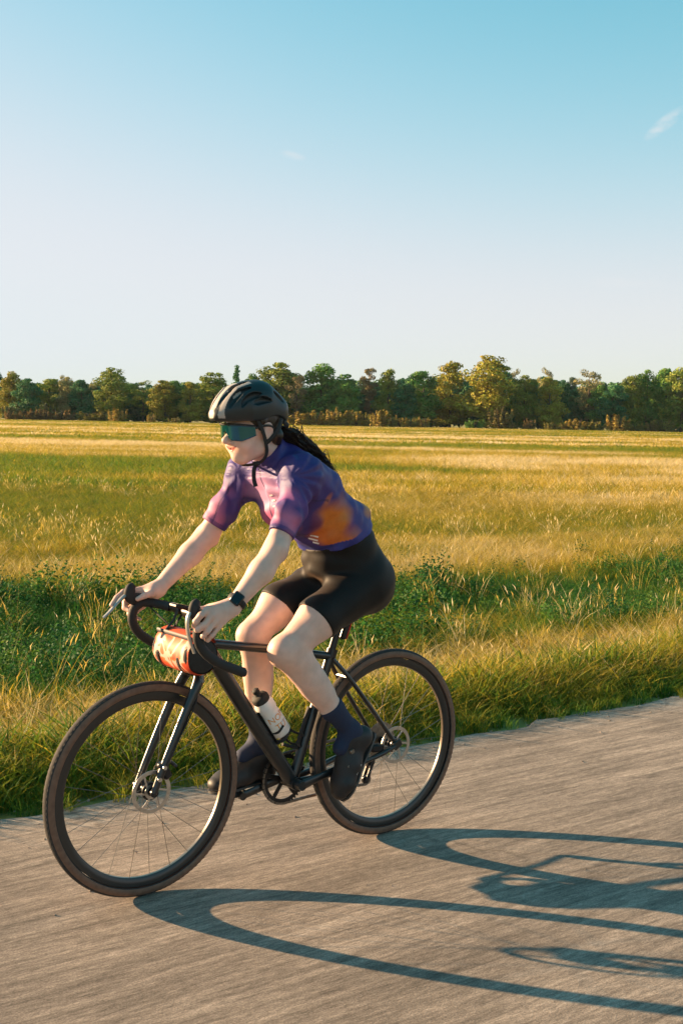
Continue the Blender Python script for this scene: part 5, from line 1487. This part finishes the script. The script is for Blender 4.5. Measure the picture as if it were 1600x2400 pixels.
# ------------------------------------------------------------------ helmet
helmet = rig('bicycle_helmet', (.62, 0, 1.55), 'black aero bicycle helmet with sun glints painted along its front ribs on the rider', 'helmet')
M_HEL = mat('helmet_shell', (.012, .020, .024), .38, coat=.25, noise=.12, nscale=25)
M_HELR = mat('helmet_rib_glint', (.42, .38, .35), .4)  # pale tone for painted sun glints on the ribs
M_FOAM = mat('helmet_foam', (.02, .018, .016), .9)
M_STRAP = mat('strap_webbing', (.012, .012, .013), .7)
def helmet_outer(s, g=0.0):
    s.ell((.632, 0, 1.576), (.127 + g, .088 + g, .092 + g), 0)
    s.cone((.690, 0, 1.588), (.765, 0, 1.562), .060 + g, .014 + g, .06, 'add', .70)
    s.cone((.608, 0, 1.616), (.542, 0, 1.588), .057 + g, .033 + g, .06, 'add', .76)
    s.cone((.545, 0, 1.578), (.516, 0, 1.560), .031 + g, .014 + g, .04, 'add', .60)
def helmet_cut(s):
    X, Y, Z = np.meshgrid(*s.ax, indexing='ij', sparse=True)
    brim = 1.547 + .014 * np.clip((X - .66) / .10, -1, 1) * 0 + .016 * np.exp(-((X - .575) / .045) ** 2) - .010 * np.clip((.53 - X) / .05, 0, 1) + .004 * np.cos((X - .6) * 20)
    s.F = np.maximum(s.F, (brim - Z)).astype(np.float32)
hm = SDF((.44, -.13, 1.50), (.82, .13, 1.71), .0028)
helmet_outer(hm)
def groove(psi, f0, f1, r0, r1, n=9):
    P = []
    for i in range(n):
        f = math.radians(f0 + (f1 - f0) * i / (n - 1)); ps = math.radians(psi)
        cx = .630 + (.146 - .012 * i / n) * math.cos(f) * math.cos(ps) if math.cos(f) > 0 else .630 + .136 * math.cos(f) * math.cos(ps)
        P.append((cx, .097 * math.sin(ps), 1.578 + .096 * math.sin(f) * math.cos(ps)))
    rr = [r0 + (r1 - r0) * math.sin(math.pi * min(1, i / (n - 1) * 1.0)) for i in range(n)]
    for i in range(n - 1): hm.cone(P[i], P[i + 1], rr[i], rr[i + 1], .004, 'sub')
for y in (1, -1):        # vents: long scoops running back over the shell
    groove(y * 13, 10, 78, .005, .0095); groove(y * 36, 12, 74, .005, .012)
    groove(y * 54, 14, 88, .004, .013); groove(y * 67, 20, 118, .003, .0125)
    groove(y * 22, 118, 152, .005, .010); groove(y * 45, 112, 148, .005, .009)
hm.ell((.617, 0, 1.553), (.106, .082, .092), .004, 'sub')     # room for the head
helmet_cut(hm)
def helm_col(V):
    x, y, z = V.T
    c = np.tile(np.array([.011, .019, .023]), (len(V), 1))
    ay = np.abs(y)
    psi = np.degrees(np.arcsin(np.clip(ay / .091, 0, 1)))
    rib_glint = (x > .655) & (psi > 18.5) & (psi < 30) & (z > 1.553)
    rib_glint |= (x > .690) & (psi < 7.5) & (z > 1.553)
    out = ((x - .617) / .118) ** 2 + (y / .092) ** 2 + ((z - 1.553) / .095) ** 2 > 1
    c[rib_glint & out] = (.40, .36, .33)  # sun glints painted pale onto the dark front ribs
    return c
M_HELC = mat('helmet_paint_glint', (.011, .019, .023), .5, coat=.06, attr='Col')
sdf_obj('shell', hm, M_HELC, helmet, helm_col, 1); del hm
for y in (1, -1):
    mb = MB()
    mb.tube(spline([(.655, y * .080, 1.553), (.634, y * .0815, 1.515), (.616, y * .076, 1.475), (.606, y * .066, 1.438), (.618, y * .054, 1.412), (.645, y * .030, 1.400), (.656, 0, 1.398)], 6), .0075, 8, sc=(.35, 1.0), up=(0, 1, 0))
    mb.tube(spline([(.550, y * .074, 1.556), (.575, y * .086, 1.520), (.597, y * .0835, 1.492), (.616, y * .076, 1.472)], 6), .0075, 8, sc=(.35, 1.0), up=(0, 1, 0))
    part(mb.build('chin_strap', M_STRAP), helmet)
mb = MB(); mb.tube(spline([(.630, .044, 1.405), (.640, .044, 1.385), (.640, .044, 1.352), (.636, .050, 1.328)], 5), .0085, 8, sc=(.35, 1.0), up=(0, 1, 0)); mb.box((.630, .044, 1.405), (.016, .026, .014), None, .003)
part(mb.build('strap_tail', M_STRAP), helmet)
mb = MB(); mb.tube(spline([(.540, .070, 1.545), (.505, .045, 1.530), (.496, 0, 1.525), (.505, -.045, 1.530), (.540, -.070, 1.545)], 6), .009, 8, sc=(.4, 1)); part(mb.build('retention_band', M_STRAP), helmet)

# ------------------------------------------------------------------ sunglasses: one curved shield, brow frame, temples
glasses = rig('sunglasses', (.70, 0, 1.505), 'wraparound sunglasses with green to blue mirrored shield on the rider', 'sunglasses')
M_LENS = mat('mirror_lens', (.01, .10, .10), .06, .75, spec=.8, coat=.6, attr='Col')
nu, nv = 41, 11; V = []; C = []
def lens_pt(t, v, off):
    a = math.radians(78) * t; cx, cy = .648, 0
    rx, ry = .081 + off, .079 + off
    x = cx + math.cos(a) * rx - .006 * abs(t) ** 3; y = math.sin(a) * ry
    at = abs(t)
    ztop = 1.5325 - .004 * at ** 2
    low = 1.479 + .030 * math.exp(-(at / .16) ** 2) + .030 * max(0, at - .62) ** 1.0 * 1.7 + .004 * max(0, .5 - at)
    low = min(low, ztop - .010)
    z = low + (ztop - low) * v
    return (x + .006 * (v - .5), y, z)
for off in (0, .0022):
    for i in range(nu):
        for j in range(nv):
            t = -1 + 2 * i / (nu - 1); v = j / (nv - 1); V.append(lens_pt(t, v, off))
            g_ = max(0, min(1, (t + .45) / .9)); C.append((.004, .16 * (1 - g_) + .11 * g_, .06 * (1 - g_) + .24 * g_))
F = []; N1 = nu * nv
for i in range(nu - 1):
    for j in range(nv - 1):
        a, b, c, d = i * nv + j, (i + 1) * nv + j, (i + 1) * nv + j + 1, i * nv + j + 1
        F.append((a, d, c, b)); F.append((N1 + a, N1 + b, N1 + c, N1 + d))
for i in range(nu - 1):
    for j in (0, nv - 1): a, b = i * nv + j, (i + 1) * nv + j; F.append((a, b, N1 + b, N1 + a))
part(link(bpy.data.objects.new('lens', mesh_np('lens', np.array(V), F, True, cols=np.array(C), mats=[M_LENS]))), glasses)
mb = MB(); mb.tube([lens_pt(-1 + 2 * i / 30, 1.04, .001) for i in range(31)], .0035, 8); part(mb.build('brow_frame', M_BLACK), glasses)
for y in (1, -1):
    p = lens_pt(y, .8, .001); mb = MB(); mb.tube(spline([p, (.640, y * .079, 1.529), (.605, y * .0815, 1.532), (.585, y * .080, 1.520)], 5), .0040, 8, sc=(.6, 1)); part(mb.build('temple', M_BLACK), glasses)
mb = MB()
for y in (1, -1): mb.tube([(.716, y * .011, 1.507), (.711, y * .015, 1.490)], .0035, 6)
mb.tube([(.716, -.011, 1.507), (.720, 0, 1.515), (.716, .011, 1.507)], .003, 6); part(mb.build('nose_pad', M_BLACK), glasses)

# ------------------------------------------------------------------ watch on the left wrist
wa = Vector(WRI[1]).lerp(Vector(FOR[1]), .16); axw = (Vector(FOR[1]) - Vector(WRI[1])).normalized()
nw = Vector((.42, .78, .46)); nw = (nw - axw * nw.dot(axw)).normalized(); tw = axw.cross(nw)
watch = rig('smartwatch', tuple(wa), 'black square smartwatch on the left wrist', 'watch')
Rw = Matrix((tuple(axw), tuple(tw), tuple(nw))).transposed()
mb = MB(); mb.box(wa + nw * .0335, (.042, .036, .0105), Rw, .004); cs = part(mb.build('watch_case', mat('watch_case_black', (.012, .012, .014), .25, coat=.5)), watch)
mb = MB(); mb.box(wa + nw * .0391, (.036, .030, .0012), Rw, .0005); sub(mb.build('screen', mat('watch_glass', (.006, .008, .012), .08)), cs)
mb = MB(); mb.tube([wa + (nw * math.cos(a) * 1.04 + tw * math.sin(a)) * .0305 for a in [2 * math.pi * k / 28 for k in range(28)]], .010, 8, True, True, sc=(1.0, .22), up=tuple(axw)); part(mb.build('watch_band', M_STRAP), watch)
# pale print on the chest beside the zip and at the hem: short bars lying on the fabric
from mathutils.bvhtree import BVHTree
bvh = BVHTree.FromPolygons([tuple(v) for v in JV], [tuple(int(i) for i in q) for q in JQ])
M_PRINT = mat('white_print', (.72, .70, .72), .5)
def decal(p, d, n, L, w, name):
    """a strip on the jersey from p along d, pressed on from direction n"""
    d = Vector(d).normalized(); n = Vector(n).normalized(); t = n.cross(d).normalized(); V = []; F = []
    for i in range(5):
        for j in (-1, 1):
            q = Vector(p) + d * (L * (i / 4 - .5)) + t * (w / 2 * j); hit = bvh.ray_cast(q + n * .15, -n, .3)
            V.append((hit[0] if hit[0] is not None else q) + n * .0016)
    for i in range(4): F.append((2 * i, 2 * i + 1, 2 * i + 3, 2 * i + 2))
    return sub(MB().add(V, F).build(name, M_PRINT), jersey)
for i in range(6):
    decal((.545 - .012 * i, .026, 1.300 - .017 * i), (.25, .95, .1), (.80, .15, -.25), .020, .006, 'chest_print')
for i, (dx, dz, L) in enumerate(((0, 0, .030), (.004, -.014, .034), (-.008, -.026, .022))):
    decal((.425 + dx, .10, 1.150 + dz), (.9, -.35, .15), (.55, .80, -.1), L, .006, 'hem_print')

# ------------------------------------------------------------------ thin evening haze between the viewer and the trees
def build_haze():
    mb = MB(); mb.box((0, 190, 14.0), (700, 480, 31.0))
    m = bpy.data.materials.new('evening_haze'); m.use_nodes = True; n, l = m.node_tree.nodes, m.node_tree.links; n.clear()
    o = n.new('ShaderNodeOutputMaterial'); v = n.new('ShaderNodeVolumePrincipled'); v.inputs['Color'].default_value = (.70, .84, 1.0, 1); v.inputs['Density'].default_value = .00005
    v.inputs['Anisotropy'].default_value = 0.0; l.new(v.outputs[0], o.inputs['Volume'])
    ob = mb.build('haze', m, None, False); tag(ob, kind='stuff')
build_haze()
